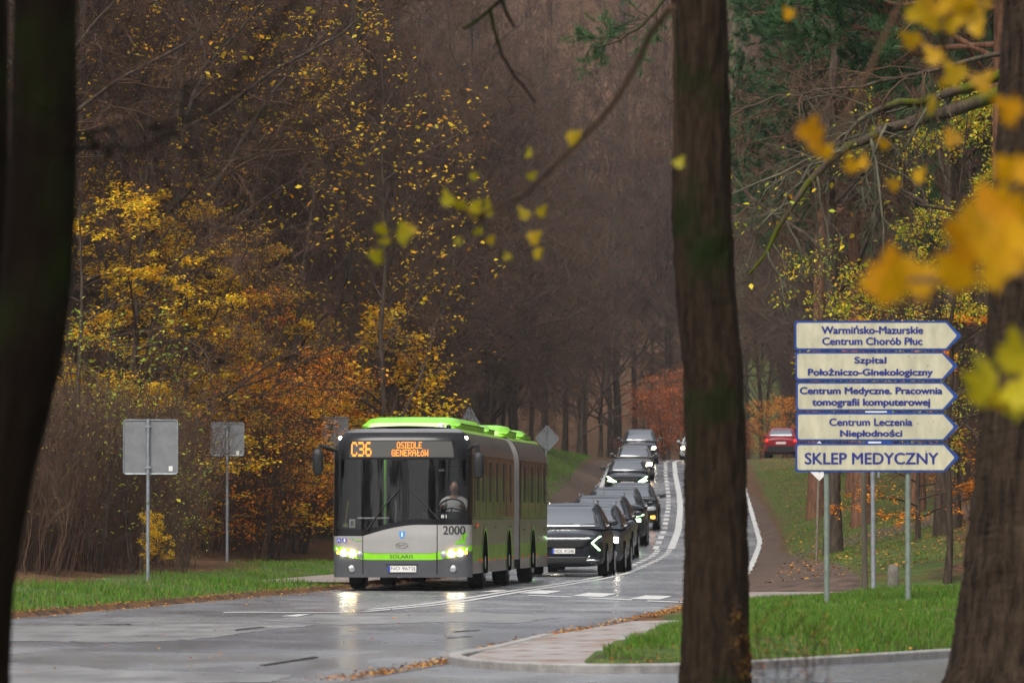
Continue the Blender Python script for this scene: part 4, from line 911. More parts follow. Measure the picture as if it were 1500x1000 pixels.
# ---------------------------------------------------------------- signs, posts, stub
BACKGREY = mat('sign_back_grey', (.155, .16, .168), .55, .3, var=.14, scale=5, bump=.05)
GALV = mat('galvanised_post', (.25, .27, .29), .45, .6, var=.2, scale=9)
GREENPOST = mat('green_grey_post', (.16, .19, .16), .5, .3, var=.2, scale=8)
DIRT = mat('lichen_grime', (.09, .085, .06), .8, var=.4, scale=14)
CREAM = mat('cream_sign_face', (.40, .37, .262), .5, var=.16, scale=2.5, stretch=(2.5, 1, .8))
SBLUE = mat('sign_blue', (.004, .035, .19), .45, var=.1, scale=4)
SINK = mat('sign_lettering_blue', (.008, .016, .15), .45, var=.08)
WOOD = mat('weathered_wood', (.075, .06, .04), .85, var=.35, scale=10, stretch=(1, 1, .1), bump=.4)
def direction_sign():
    Y = 74.0; k = Y/FPX
    X = lambda px: (px-750)*k; Z = lambda py: CZ+(HZ-py)*k
    t = thing('direction_sign', 'stack of five cream arrow boards with blue lettering on two grey posts', 'sign', (X(1272), Y, gz(X(1272), Y)))
    ox, oz = t.location.x, t.location.z
    lx = lambda px: X(px)-ox; lz = lambda py: Z(py)-oz
    for px, pt in ((1211, 474), (1330, 478)):
        g = gz(X(px), Y+.03)-oz-.3; b = MB(); b.tube([(lx(px), .04, g), (lx(px), .04, lz(pt))], .037, 14); b.tube([(lx(px), .04, lz(pt)), (lx(px), .04, lz(pt)+.015)], [.04, .03], 14); b.build('post', GREENPOST, t, True)
    rows = [(1164, 1408, 470, 513, [('Warmińsko-Mazurskie', 1204, 1352, 477, 488.7), ('Centrum Chorób Płuc', 1205, 1351, 494.3, 505)]),
            (1165, 1402, 515, 557, [('Szpital', 1252, 1298, 522.8, 534.8), ('Położniczo-Ginekologiczny', 1184, 1366, 539.5, 552.6)]),
            (1166, 1403, 559, 602, [('Centrum Medyczne. Pracownia', 1172, 1380, 567, 580), ('tomografii komputerowej', 1190, 1362, 583.6, 597)]),
            (1166, 1403, 604, 646, [('Centrum Leczenia', 1215, 1336, 612.8, 623.2), ('Niepłodności', 1231, 1321, 629, 642)]),
            (1165, 1404, 649, 691, [('SKLEP MEDYCZNY', 1179, 1374, 663, 679.5)])]
    for x0, x1, y0, y1, lines in rows:
        a, c, lo, hi = lx(x0), lx(x1), lz(y1), lz(y0); h = hi-lo; mid = (lo+hi)/2; p = h*.5
        def outline(i):
            e = .02-i*.3; return [(a+i, lo+i+.018), (a+i+.018, lo+i), (c-p-.01, lo+i), (c-p+.02, lo+i+.015), (c-i*1.5, mid-.012), (c-i*1.5, mid+.012), (c-p+.02, hi-i-.015), (c-p-.01, hi-i), (a+i+.018, hi-i), (a+i, hi-i-.018)]
        b = MB(); b.prism(outline(0), -.016, .0, 0); bd = b.build('board', SBLUE, t)
        b = MB(); q = outline(.026); q[3] = (c-p-.005, lo+.03); q[6] = (c-p-.005, hi-.03); q[4] = (c-.06, mid-.01); q[5] = (c-.06, mid+.01); b.prism(q, -.019, -.0165); b.build('board_face', CREAM, bd)
        for txt, u0, u1, v0, v1 in lines:
            letter('board_lettering', txt, lx(u0), lx(u1), lz(v1), lz(v0), SINK, bd, lambda x, z: -.022, .06 if len(lines) > 1 else .04)
        r_ = MB(); [r_.box(((a+c)/2-.05, .012, z), (c-a-.3, .022, .03)) for z in (lo+.09, hi-.09)]; r_.build('mounting_rail', GALV, bd)
        s_ = MB()
        for _ in range(5):
            u, v = rng.uniform(a+.08, c-p-.1), rng.uniform(lo+.05, hi-.05); n = 7; s_.add([(u+rng.uniform(.004, .016)*math.cos(2*math.pi*i/n), -.0225, v+rng.uniform(.003, .008)*math.sin(2*math.pi*i/n)) for i in range(n)], [list(range(n))])
        s_.build('grime_spot', DIRT, bd)
    return t
direction_sign()

def sign_back(label, px, Y, x0, x1, y0, y1, shape='rect', r=.032, post_px=None, sticker=None, base=None, rim=True):
    k = Y/FPX; X = (px-750)*k; z0 = gz(X, Y); t = thing('road_sign', label, 'road sign', (X, Y, z0))
    lx = lambda p: (p-750)*k-X; lz = lambda p: CZ+(HZ-p)*k-z0
    a, c, lo, hi = lx(x0), lx(x1), lz(y1), lz(y0); m = (a+c)/2
    if shape == 'rect': e = .03; o = [(a+e, lo), (c-e, lo), (c, lo+e), (c, hi-e), (c-e, hi), (a+e, hi), (a, hi-e), (a, lo+e)]
    elif shape == 'tri': o = [(a+.04, lo), (c-.04, lo), (c, lo+.05), (m+.04, hi), (m-.04, hi), (a, lo+.05)]
    else: z = (lo+hi)/2; o = [(m-.03, lo), (m+.03, lo), (c, z-.03), (c, z+.03), (m+.03, hi), (m-.03, hi), (a, z+.03), (a, z-.03)]
    b = MB(); b.prism(o, .04, .05); pl = b.build('sign_plate', BACKGREY, t)
    if rim:
        b = MB(); P = [Vector((x, .035, z)) for x, z in o]+[Vector((o[0][0], .035, o[0][1]))]
        for i in range(len(P)-1): b.tube([P[i], P[i+1]], .013, 5)
        b.build('plate_rim', GALV, pl)
    tp = hi+.02 if shape != 'tri' else hi-.02
    MB().tube([(0, 0, -.3), (0, 0, (lo*.55)), (0, 0, tp)], r, 12).build('post', GALV, t, True)
    b = MB(); b.tube([(0, 0, lo*.72), (0, 0, lo*.72+.03)], r*1.25, 12); b.build('post_joint', DIRT, t)
    b = MB(); [b.box((0, .0, z), (r*3.2, r*2.4, .035)) for z in (lo+.12*(hi-lo), hi-.12*(hi-lo))]; b.build('clamp', GALV, t)
    if sticker: MB().box((lx(sticker[0]), .036, lz(sticker[1])), (.07, .004, .09)).build('sticker', WHITEP, pl)
    return t
sign_back('large square grey sign back on a thin post in the left verge', 217, 103, 181, 260, 615, 694, sticker=(250, 686))
sign_back('smaller square grey sign back on a jointed post near the bus', 333, 131, 309, 357, 619, 667, sticker=(348, 663))
sign_back('grey sign back rising behind the left mirror of the bus', 490, 142, 472, 510, 611, 656, sticker=(477, 624))
sign_back('triangular grey sign back peeping over the bus roof', 687, 168, 667, 708, 597, 634, 'tri')
sign_back('diamond grey sign back standing behind the rear of the bus', 800, 196, 785, 818, 624, 660, 'diamond')
# priority diamond seen from the front, behind the arrow boards
def priority_sign():
    Y = 120; k = Y/FPX; X = (1200-750)*k; z0 = gz(X, Y); t = thing('priority_sign', 'white and yellow diamond sign on a thin leaning post below the arrow boards', 'road sign', (X, Y, z0))
    zt = CZ+(HZ-704)*k-z0; b = MB(); s = .42; b.prism([(0, zt), (s, zt+s), (0, zt+2*s), (-s, zt+s)], -.02, -.01); pl = b.build('sign_plate', WHITEP, t)
    q = .26; MB().prism([(0, zt+s-q), (q, zt+s), (0, zt+s+q), (-q, zt+s)], -.024, -.021).build('yellow_centre', mat('sign_yellow', (.65, .33, .02), .4, var=.05), pl)
    MB().tube([(-.07, .02, -.3), (0, .02, zt+1.3*s)], .03, 10).build('post', mat('brown_post', (.13, .10, .075), .7, var=.25), t, True)
priority_sign()
def plain_post(name, label, cat, pxa, pya, pxb, pyb, Y, r, m):
    a = Vector(at(pxa, pya, Y)); c = Vector(at(pxb, pyb, Y)); g = gz(c.x, Y); t = thing(name, label, cat, (c.x, Y, g)); return t, a-Vector((c.x, Y, g)), Vector((0, 0, -.3))
t, a, c = plain_post('wooden_post', 'dark weathered wooden post leaning behind the arrow boards', 'post', 1262, 520, 1267, 882, 84, .04, WOOD)
b = MB(); b.tube([c, c*.4+a*.6+Vector((.008, 0, 0)), a], [.045, .042, .038], 10); tag(b.build('post_shaft', WOOD, t, True))
t, a, c = plain_post('name_board_sign', 'blue and white name board on paired grey pipes mostly hidden by the arrow boards', 'sign', 1278, 596, 1279, 877, 88, .03, GALV)
MB().tube([c, a], .036, 10).build('post', GALV, t, True); MB().tube([Vector((.085, .03, 1.9)), a+Vector((.085, .03, 0))], .018, 8).build('post', GALV, t, True)
MB().box((.08, -.05, a.z-.28), (.42, .02, .56)).build('board', SBLUE, t); MB().box((.04, -.064, a.z-.09), (.34, .004, .10)).box((.02, -.064, a.z-.55), (.2, .004, .03)).build('board_face', WHITEP, t)
STUB = mat('mossy_stub', (.13, .115, .09), .9, var=.35, scale=8, bump=.5)
p = at(1308, 880, 84); g = gz(p[0], 84); t = thing('concrete_stub', 'short old concrete stub with dead leaves on top, beside the right sign post', 'bollard', (p[0], 84, g))
b = MB(); h = CZ+(HZ-826)/FPX*84-g
b.tube([(0, 0, -.2), (0, 0, h*.5), (.005, 0, h-.03), (.005, 0, h)], [.095, .088, .085, .06], 10); b.build('stub_body', STUB, t, True)
V, F = leaf_quads(np.array([(.005, 0, h)])+rng.normal(0, .05, (14, 3))*[1, 1, .3], .07, 1); o = np_mesh('dead_leaves', V, F, LITTER, t); tag(o, kind='stuff')

# ---------------------------------------------------------------- trees: trunks, limbs and twigs grown level by level
def bark_mat(name, c1, c2, moss=None, mossy=.5, scale=14, bump=.7, spec=.06):
    m = bpy.data.materials.new(name); m.use_nodes = True; nt = m.node_tree; b = nt.nodes['Principled BSDF']
    tc = nt.nodes.new('ShaderNodeTexCoord'); mp = nt.nodes.new('ShaderNodeMapping'); mp.inputs['Scale'].default_value = (1, 1, .16)
    lk(nt, tc.outputs['Object'], mp.inputs[0])
    n = nt.nodes.new('ShaderNodeTexNoise'); n.inputs['Scale'].default_value = scale; n.inputs['Detail'].default_value = 8; n.inputs['Roughness'].default_value = .7; lk(nt, mp.outputs[0], n.inputs['Vector'])
    cr = nt.nodes.new('ShaderNodeValToRGB'); cr.color_ramp.elements[0].position = .36; cr.color_ramp.elements[1].position = .66; cr.color_ramp.elements[0].color = (*c1, 1); cr.color_ramp.elements[1].color = (*c2, 1)
    lk(nt, n.outputs['Fac'], cr.inputs[0]); col = cr.outputs[0]
    if moss:
        n2 = nt.nodes.new('ShaderNodeTexNoise'); n2.inputs['Scale'].default_value = 1.1; n2.inputs['Detail'].default_value = 7; lk(nt, tc.outputs['Object'], n2.inputs['Vector'])
        c2_ = nt.nodes.new('ShaderNodeValToRGB'); c2_.color_ramp.elements[0].position = mossy; c2_.color_ramp.elements[1].position = mossy+.10; lk(nt, n2.outputs['Fac'], c2_.inputs[0])
        mx = nt.nodes.new('ShaderNodeMix'); mx.data_type = 'RGBA'; mx.inputs[7].default_value = (*moss, 1); lk(nt, c2_.outputs[0], mx.inputs[0]); lk(nt, col, mx.inputs[6]); col = mx.outputs[2]
    lk(nt, col, b.inputs['Base Color']); b.inputs['Roughness'].default_value = .85; b.inputs['Specular IOR Level'].default_value = spec
    if bump:
        bp = nt.nodes.new('ShaderNodeBump'); bp.inputs['Strength'].default_value = bump; bp.inputs['Distance'].default_value = .03; lk(nt, n.outputs['Fac'], bp.inputs['Height']); lk(nt, bp.outputs[0], b.inputs['Normal'])
    return m
BARK = bark_mat('bark', (.026, .019, .014), (.092, .068, .050), (.04, .05, .018), .60)
TWIG = mat('twig_bark', (.034, .020, .014), .8, spec=.1, var=0, col2=(.112, .064, .040), scale=.6)
TWIGRED = mat('twig_bark_red', (.035, .020, .014), .8, spec=.12, var=0, col2=(.10, .060, .038), scale=.6)
PINEBARK = bark_mat('pine_bark', (.07, .035, .02), (.20, .10, .06))
MOSSBARK = bark_mat('mossy_bark', (.03, .022, .016), (.09, .065, .045), (.06, .068, .005), .46)
Y_LEAF = mat_island('yellow_leaves', [(.58, .22, .004), (.74, .38, .006), (.82, .50, .010), (.72, .52, .016), (.50, .42, .02)], .5, .42)
O_LEAF = mat_island('orange_leaves', [(.42, .09, .004), (.66, .18, .004), (.80, .28, .006), (.82, .40, .01), (.60, .15, .005)], .5, .42)
R_LEAF = mat_island('rust_leaves', [(.20, .045, .012), (.34, .08, .015), (.42, .12, .02)], .6, .35)
G_LEAF = mat_island('yellow_green_leaves', [(.66, .40, .008), (.58, .48, .015), (.40, .42, .025), (.22, .32, .02), (.66, .28, .006)], .5, .4)
GG_LEAF = mat_island('green_leaves', [(.14, .22, .02), (.24, .32, .03), (.42, .36, .03), (.10, .18, .02)], .5, .4)
NEEDLE = mat_island('pine_needles', [(.018, .055, .018), (.03, .09, .025), (.055, .12, .035), (.035, .07, .03)], .5, .2)

def nrm(v): return v/np.maximum(np.linalg.norm(v, axis=-1, keepdims=True), 1e-9)
def grow(P, Rr, n, lr, ang, k=5, up=.1, wig=.18, rr=.55, t=(.25, 1), flat=0, taper=.3, rmin=.004, lfix=None, sag=0):
    N, K = P.shape[:2]; M = N*n; idx = np.repeat(np.arange(N), n)
    tt = np.tile((np.arange(n)+.5)/n, N)*(t[1]-t[0])+t[0]+rng.uniform(-.5, .5, M)*(t[1]-t[0])/n; tt = np.clip(tt, 0, .999)
    s = tt*(K-1); i0 = s.astype(int); fr = (s-i0)[:, None]
    pos = P[idx, i0]*(1-fr)+P[idx, i0+1]*fr; tan = nrm(P[idx, i0+1]-P[idx, i0]); rad = Rr[idx, i0]*(1-fr[:, 0])+Rr[idx, i0+1]*fr[:, 0]
    v = rng.normal(0, 1, (M, 3)); v[:, 2] *= (1-flat); v -= tan*(v*tan).sum(1, keepdims=True); v = nrm(v)
    a = R(1)*rng.uniform(ang[0], ang[1], M)[:, None]; d = tan*np.cos(a)+v*np.sin(a)
    plen = np.linalg.norm(np.diff(P, axis=1), axis=2).sum(1)[idx]
    L = (plen*lr*(1.15-.65*tt) if lfix is None else lfix)*rng.uniform(.6, 1.25, M)
    Q = np.empty((M, k, 3)); Q[:, 0] = pos
    for j in range(1, k):
        d = d+rng.normal(0, wig, (M, 3)); d[:, 2] += up-sag*j/k; d[:, 2] *= (1-flat*.35); d = nrm(d); Q[:, j] = Q[:, j-1]+d*(L/(k-1))[:, None]
    r0 = np.maximum(np.minimum(rad*.9, np.maximum(rad*rr, rmin)), rmin); RR_ = r0[:, None]*np.linspace(1, taper, k)[None]
    return Q, np.maximum(RR_, rmin*.6)
def tubes(P, Rr, m):
    N, K = P.shape[:2]; T = nrm(np.gradient(P, axis=1)); ref = np.where(np.abs(T[..., 2:3]) < .9, np.array([0, 0, 1.]), np.array([1., 0, 0]))
    A = nrm(np.cross(T, ref)); B = np.cross(T, A); an = 2*np.pi*np.arange(m)/m
    V = P[:, :, None]+(A[:, :, None]*np.cos(an)[None, None, :, None]+B[:, :, None]*np.sin(an)[None, None, :, None])*Rr[:, :, None, None]
    base = (np.arange(N)*K*m)[:, None, None]; i = np.arange(K-1)[None, :, None]*m; j = np.arange(m)[None, None]; j2 = (j+1) % m
    F = np.stack([base+i+j, base+i+j2, base+i+m+j2, base+i+m+j], -1).reshape(-1, 4); return V.reshape(-1, 3), F
def join(parts):
    Vs, Fs, n = [], [], 0
    for V, F in parts: Vs.append(V); Fs.append(F+n); n += len(V)
    return np.concatenate(Vs), np.concatenate(Fs)
def stem(H, r, k=12, bend=.02, lean=(0, 0), n=1, spread=0, rtop=.12, foot=.12):
    P = np.zeros((n, k, 3)); t = np.linspace(0, 1, k); P[:, :, 2] = t*H-.25*(1-t)
    a = rng.uniform(0, 2*np.pi, n); sp = rng.uniform(.3, 1, n)*spread*(n > 1)
    for c, f in ((0, np.cos), (1, np.sin)): P[:, :, c] = (lean[c]*t**1.3*H)[None]+np.cumsum(rng.normal(0, bend*H/k**.5, (n, k)), 1)*t[None]**.5+(f(a)*sp)[:, None]*(t**.9*H)[None]+(f(a)*foot*rng.uniform(.2, 1, n)*(n > 1))[:, None]
    Rr = r*((1-t)**.8*(1-rtop)+rtop)*(1+.55*np.exp(-t*H/.35)); return P, np.repeat(Rr[None], n, 0)*rng.uniform(.75, 1.1, (n, 1))
def put_leaves(levels, per, size, up=1.0, droop=.3, jit=.08, zmin=None, zmax=None, keep=None):
    Ps = []
    for P in levels:
        N, K = P.shape[:2]; idx = np.repeat(np.arange(N), per); s = rng.uniform(.15, .999, len(idx))*(K-1); i = s.astype(int); f = (s-i)[:, None]
        Ps.append(P[idx, i]*(1-f)+P[idx, i+1]*f+rng.normal(0, jit, (len(idx), 3)))
    Ps = np.concatenate(Ps)
    if keep is not None: Ps = Ps[keep(Ps)]
    return leaf_quads(Ps, size, up, droop)

def make_tree(name, label, cat, trunk, L1, L2, L3=None, L4=None, leaves=None, tm=BARK, cm=TWIG, lm=Y_LEAF, group=None, needles=None, limb_in_trunk=True):
    P0, R0 = trunk; P1, R1 = grow(P0, R0, **L1); P2, R2 = grow(P1, R1, **L2); lv = [P2]
    root = thing(name, label, cat, (0, 0, -500), 0, group)
    V, F = join([tubes(P0, R0, 10), tubes(P1, R1, 6)]); np_mesh('trunk', V, F, tm, root, True)
    parts = [tubes(P2, R2, 4)]
    if L3: P3, R3 = grow(P2, R2, **L3); parts.append(tubes(P3, R3, 3)); lv.append(P3)
    if L4: P4, R4 = grow(P3, R3, **L4); parts.append(tubes(P4, R4, 3)); lv.append(P4)
    V, F = join(parts); np_mesh('crown', V, F, cm, root)
    if leaves: V, F = put_leaves(lv[-1:] if not leaves.get('all') else lv[1:], leaves['per'], leaves['size'], leaves.get('up', 1), leaves.get('droop', .3), leaves.get('jit', .08), keep=leaves.get('keep')); np_mesh('foliage', V, F, lm, root)
    if needles:
        P = lv[-1]; N, K = P.shape[:2]; per = needles['per']; idx = np.repeat(np.arange(N), per); s = rng.uniform(.2, .999, len(idx))*(K-1); i = s.astype(int); f = (s-i)[:, None]
        q = P[idx, i]*(1-f)+P[idx, i+1]*f; t = nrm(P[idx, i+1]-P[idx, i]); d = nrm(t*.7+rng.normal(0, .6, q.shape)+[0, 0, .25]); L = needles['len']*rng.uniform(.7, 1.2, (len(q), 1)); sd = nrm(np.cross(d, rng.normal(0, 1, q.shape)))*needles['w']
        V = np.stack([q-sd, q+sd, q+d*L], 1).reshape(-1, 3); np_mesh('foliage', V, np.arange(len(V)).reshape(-1, 3), NEEDLE, root)
    return root
used = set()
def place(proto, x, y, rz=None, s=1.0, label=None, group=None, z=None, name=None):
    if proto.name not in used: used.add(proto.name); o = proto
    else: o = copy_tree(proto)
    o.location = (x, y, gz(x, y)-.1 if z is None else z); o.rotation_euler = (0, 0, rng.uniform(0, 6.28) if rz is None else rz); o.scale = (s, s, s)
    if label: o['label'] = label
    if group: o['group'] = group
    return o

WOODLABEL = 'tall bare grey brown tree among the many of the wood beyond the road'
WG = 'bare tall trees of the wood beyond the road'
protos_tall = [make_tree('bare_tree', WOODLABEL, 'tree', stem(rng.uniform(22, 27), .20, 14, .018), dict(n=24, lr=.26, ang=(28, 62), k=7, up=.10, wig=.14, rr=.45, t=(.26, .98)), dict(n=9, lr=.42, ang=(30, 65), k=5, up=.05, wig=.2, rr=.5), dict(n=7, lr=.5, ang=(28, 65), k=4, up=.03, wig=.24, rr=.55, rmin=.014), dict(n=5, lr=.6, ang=(25, 65), k=3, up=.03, wig=.25, rr=.6, rmin=.012), group=WG) for _ in range(3)]
UG = 'bare understorey trees in the wood'
UL = 'low bare spreading tree with arching twigs in the wood'
protos_under = [make_tree('bare_understorey_tree', UL, 'tree', stem(rng.uniform(10, 13), .11, 10, .035, lean=(rng.normal(0, .1), rng.normal(0, .05))), dict(n=22, lr=.48, ang=(35, 75), k=7, up=.06, wig=.17, rr=.5, t=(.12, .97), sag=.14), dict(n=11, lr=.48, ang=(28, 65), k=6, up=.0, wig=.2, rr=.5, sag=.1), dict(n=8, lr=.5, ang=(28, 65), k=4, up=.0, wig=.24, rr=.55, rmin=.010), dict(n=4, lr=.55, ang=(25, 65), k=3, up=0, wig=.25, rr=.6, rmin=.006), group=UG, cm=TWIGRED if i else TWIG) for i in range(3)]
sparse = make_tree('maple_tree', '', 'tree', stem(13, .12, 10, .03), dict(n=22, lr=.42, ang=(35, 70), k=7, up=.06, wig=.17, rr=.5, t=(.15, .97), sag=.1), dict(n=9, lr=.45, ang=(28, 65), k=5, up=0, wig=.2, rr=.5, sag=.1), dict(n=6, lr=.5, ang=(28, 65), k=4, up=0, wig=.24, rr=.55, rmin=.008), leaves=dict(per=3, size=.13, jit=.10, keep=lambda P: (rng.uniform(0, 1, len(P)) < .32+.6*(np.sin(P[:, 0]*1.1+P[:, 2]*.7)*np.sin(P[:, 1]*.8+P[:, 2]*1.3) > .35))), lm=Y_LEAF)
golden = [make_tree('beech_tree', '', 'tree', stem(9.5, .10, 10, .04), dict(n=26, lr=.48, ang=(55, 88), k=7, up=.015, wig=.12, rr=.45, t=(.10, .97), flat=.3, sag=.05), dict(n=10, lr=.42, ang=(30, 60), k=5, up=0, wig=.14, rr=.5, flat=.75), dict(n=7, lr=.5, ang=(28, 60), k=4, up=0, wig=.16, rr=.55, rmin=.006, flat=.8), leaves=dict(per=9, size=.115, up=1.8, jit=.06, keep=lambda P: (np.sin(P[:, 0]*1.0+1+P[:, 2]*2.6)*np.sin(P[:, 1]*.9+P[:, 2]*1.7) > .17-rng.uniform(0, .55, len(P))**2*2)), lm=lm_) for lm_ in (Y_LEAF, O_LEAF)]
maple_small = make_tree('young_maple', '', 'tree', stem(6.0, .06, 9, .04), dict(n=20, lr=.42, ang=(40, 75), k=6, up=.08, wig=.14, rr=.5, t=(.25, .98)), dict(n=7, lr=.45, ang=(30, 60), k=4, up=.02, wig=.16, rr=.5), dict(n=4, lr=.5, ang=(28, 60), k=3, up=0, wig=.2, rr=.6, rmin=.006), leaves=dict(per=6, size=.14, up=1.2, droop=.8, jit=.10), lm=Y_LEAF)
rust_shrub = make_tree('rust_shrub', '', 'shrub', stem(4.2, .035, 7, .04, n=6, spread=.25), dict(n=12, lr=.42, ang=(35, 70), k=5, up=.03, wig=.15, rr=.5, t=(.12, .97), flat=.2), dict(n=7, lr=.45, ang=(30, 60), k=4, up=0, wig=.18, rr=.55, rmin=.005, flat=.5), leaves=dict(per=9, size=.10, up=1.4, jit=.09, all=False), lm=R_LEAF)
orange_shrub = make_tree('orange_beech_shrub', '', 'shrub', stem(4.6, .035, 7, .04, n=6, spread=.28), dict(n=12, lr=.42, ang=(35, 70), k=5, up=.03, wig=.15, rr=.5, t=(.08, .97), flat=.2), dict(n=7, lr=.45, ang=(30, 60), k=4, up=0, wig=.18, rr=.55, rmin=.005, flat=.5), leaves=dict(per=6, size=.10, up=1.4, jit=.09), lm=O_LEAF)
thicket = [make_tree('bare_thicket_shrub', '', 'shrub', stem(rng.uniform(2.4, 3.2), .011, 7, .12, n=30, spread=.34, foot=1.0), dict(n=8, lr=.42, ang=(18, 50), k=5, up=.12, wig=.14, rr=.6, t=(.2, .97), rmin=.005), dict(n=6, lr=.5, ang=(20, 55), k=4, up=.06, wig=.2, rr=.6, rmin=.005), leaves=dict(per=1, size=.07, keep=lambda P: rng.uniform(0, 1, len(P)) < (.03, .22, .10)[q_]), cm=(TWIGRED, TWIG, TWIGRED)[q_], tm=TWIGRED, lm=(O_LEAF, GG_LEAF, LITTER)[q_]) for q_ in range(3)]
green_sapling = make_tree('green_leaved_sapling', '', 'shrub', stem(4.4, .025, 8, .05, n=4, spread=.22), dict(n=11, lr=.36, ang=(25, 60), k=5, up=.08, wig=.16, rr=.5, t=(.15, .97), rmin=.006), dict(n=6, lr=.45, ang=(30, 65), k=4, up=.02, wig=.2, rr=.6, rmin=.004), leaves=dict(per=3, size=.085, up=.8, jit=.06, keep=lambda P: rng.uniform(0, 1, len(P)) < .6), lm=GG_LEAF)
birch = make_tree('linden_tree', '', 'tree', stem(10, .09, 10, .03), dict(n=24, lr=.34, ang=(45, 85), k=7, up=.02, wig=.13, rr=.45, t=(.25, .98), sag=.12), dict(n=9, lr=.42, ang=(30, 60), k=5, up=-.02, wig=.16, rr=.5, sag=.1), dict(n=6, lr=.5, ang=(28, 60), k=4, up=-.02, wig=.18, rr=.55, rmin=.006), leaves=dict(per=7, size=.085, up=.5, droop=.9, jit=.08), lm=G_LEAF)
pines = [make_tree('pine_tree', '', 'pine tree', stem(rng.uniform(24, 27), .21, 14, .012), dict(n=46, lr=.175, ang=(55, 88), k=7, up=.03, wig=.16, rr=.4, t=(.32, .99), sag=.1), dict(n=8, lr=.42, ang=(35, 65), k=5, up=.06, wig=.2, rr=.5), dict(n=8, lr=.55, ang=(30, 60), k=4, up=.08, wig=.2, rr=.55, rmin=.007), needles=dict(per=90, len=.17, w=.010), tm=PINEBARK, cm=PINEBARK) for _ in range(2)]

# ---- the wood: tall bare trees, kept off the road, denser near its edge
def filled(xf0, xf1, y0, y1, sp, fn):
    pts = []; y = y0
    while y < y1:
        a, c = xf0(y), xf1(y); x = a+rng.uniform(0, sp)
        while x < c:
            fn(x+rng.normal(0, sp*.2), y+rng.normal(0, sp*.28)); x += sp*rng.uniform(.75, 1.3)
        y += sp*.95
half = lambda y: .093*y+3.2
tall = lambda x, y: place(protos_tall[rng.integers(3)], x, y, s=rng.uniform(.85, 1.15))
under = lambda x, y: place(protos_under[rng.integers(3)], x, y, s=rng.uniform(.8, 1.2)+min(.5, max(0, (y-150)*.005)))
filled(lambda y: -half(y), lambda y: float(XL(y))-(7.5 if y < 190 else 6.5), 122, 200, 5.6, tall)
filled(lambda y: -half(y), lambda y: float(XL(y))-6, 205, 345, 8.2, tall)
filled(lambda y: max(float(XR(y))+4.5, .056*y), lambda y: half(y)+2, 128, 345, 6.0, tall)
filled(lambda y: -half(y), lambda y: half(y), 350, 400, 7.5, tall)
filled(lambda y: -half(y), lambda y: min(float(XL(y))-6.2, -8.2+(y-120)/14 if y < 190 else 99), 148, 330, 5.2, under)
filled(lambda y: max(float(XR(y))+6.5, .062*y), lambda y: half(y), 118, 240, 8.5, under)
filled(lambda y: -half(y)+8, lambda y: half(y)-6, 344, 372, 9, under)

# the far wood on the slope behind, which reads as one mass of stems and twigs
def far_wood(n=200):
    P, Rr = stem(24, .19, 9, .018, n=n, spread=0); xy = np.stack([rng.uniform(-46, 48, n), rng.uniform(402, 545, n)], -1)
    P[:, :, :2] += xy[:, None]; P[:, :, 2] += ground(xy[:, 0], xy[:, 1])[:, None]; P[:, :, 2] *= 1
    P1, R1 = grow(P, Rr, n=20, lr=.28, ang=(28, 62), k=6, up=.1, wig=.14, rr=.45, t=(.2, .98)); P2, R2 = grow(P1, R1, n=8, lr=.42, ang=(30, 65), k=4, up=.05, wig=.2, rr=.5, rmin=.02); P3, R3 = grow(P2, R2, n=5, lr=.6, ang=(28, 65), k=3, up=.03, wig=.24, rr=.6, rmin=.016)
    V, F = join([tubes(P, Rr, 6), tubes(P1, R1, 4), tubes(P2, R2, 3), tubes(P3, R3, 3)]); tag(np_mesh('far_wood', V, F, TWIG), kind='stuff')
far_wood()

# ---- the trees one can tell apart
def ptree(proto, px, Y, label, s=1.0, rz=None, group=None, dz=0):
    x = (px-750)/FPX*Y; o = place(proto, x, Y, rz, s, label, group); o.location.z += dz; return o
ptree(golden[0], 225, 141, 'golden leaved beech with flat sprays above the large square sign back', .95)
ptree(golden[0], 110, 128, 'golden beech at the left edge beside the dark mossy near trunk', .85)
ptree(golden[0], 335, 149, 'yellow beech rising behind the smaller square sign back', .85)
ptree(golden[1], 412, 147, 'orange beech between the smaller sign back and the bus', .75)
ptree(sparse, 230, 152, 'tall half bare maple with sparse yellow leaves above the large square sign back', 1.15)
ptree(golden[0], 275, 138, 'bright yellow beech between the two square sign backs', .75)
ptree(golden[0], 165, 136, 'yellow beech just right of the left near trunk', .95)
ptree(protos_under[0], 180, 134, 'bare tree with arching twigs at the upper left, right of the dark near trunk', 1.1)
ptree(sparse, 560, 148, 'bare maple with scattered golden leaves high behind the front of the bus', 1.0)
ptree(sparse, 420, 156, 'bare maple with scattered golden leaves over the orange beech', 1.1)
ptree(sparse, 300, 158, 'half bare maple with scattered yellow leaves at the upper left', 1.25)
ptree(sparse, 170, 140, 'half bare maple with scattered yellow leaves next to the left near trunk', 1.1)
ptree(maple_small, 575, 150, 'young maple with bright golden leaves just above the front of the bus roof', .92)
ptree(maple_small, 505, 156, 'young golden maple behind the left mirror of the bus', .9)
for px, Y, l, s in ((398, 137, 'orange leaved shrub left of the bus, nearest to the verge', 1.0), (440, 142, 'orange leaved shrub behind the left side of the bus front', 1.0), (478, 152, 'orange leaved shrub behind the bus mirror', .9)): ptree(orange_shrub, px, Y, l, s)
for px, Y, l, s in ((975, 333, 'rust red beech shrub behind the crest of the road, left of the middle trunk', 1.0), (1006, 338, 'rust red beech shrub at the crest behind the silver car', 1.3), (955, 347, 'rust red beech shrub farther back behind the car on the crest', 1.1), (1095, 322, 'rust coloured shrub between the middle trunk and the red car', .55)): ptree(rust_shrub, px, Y, l, s)
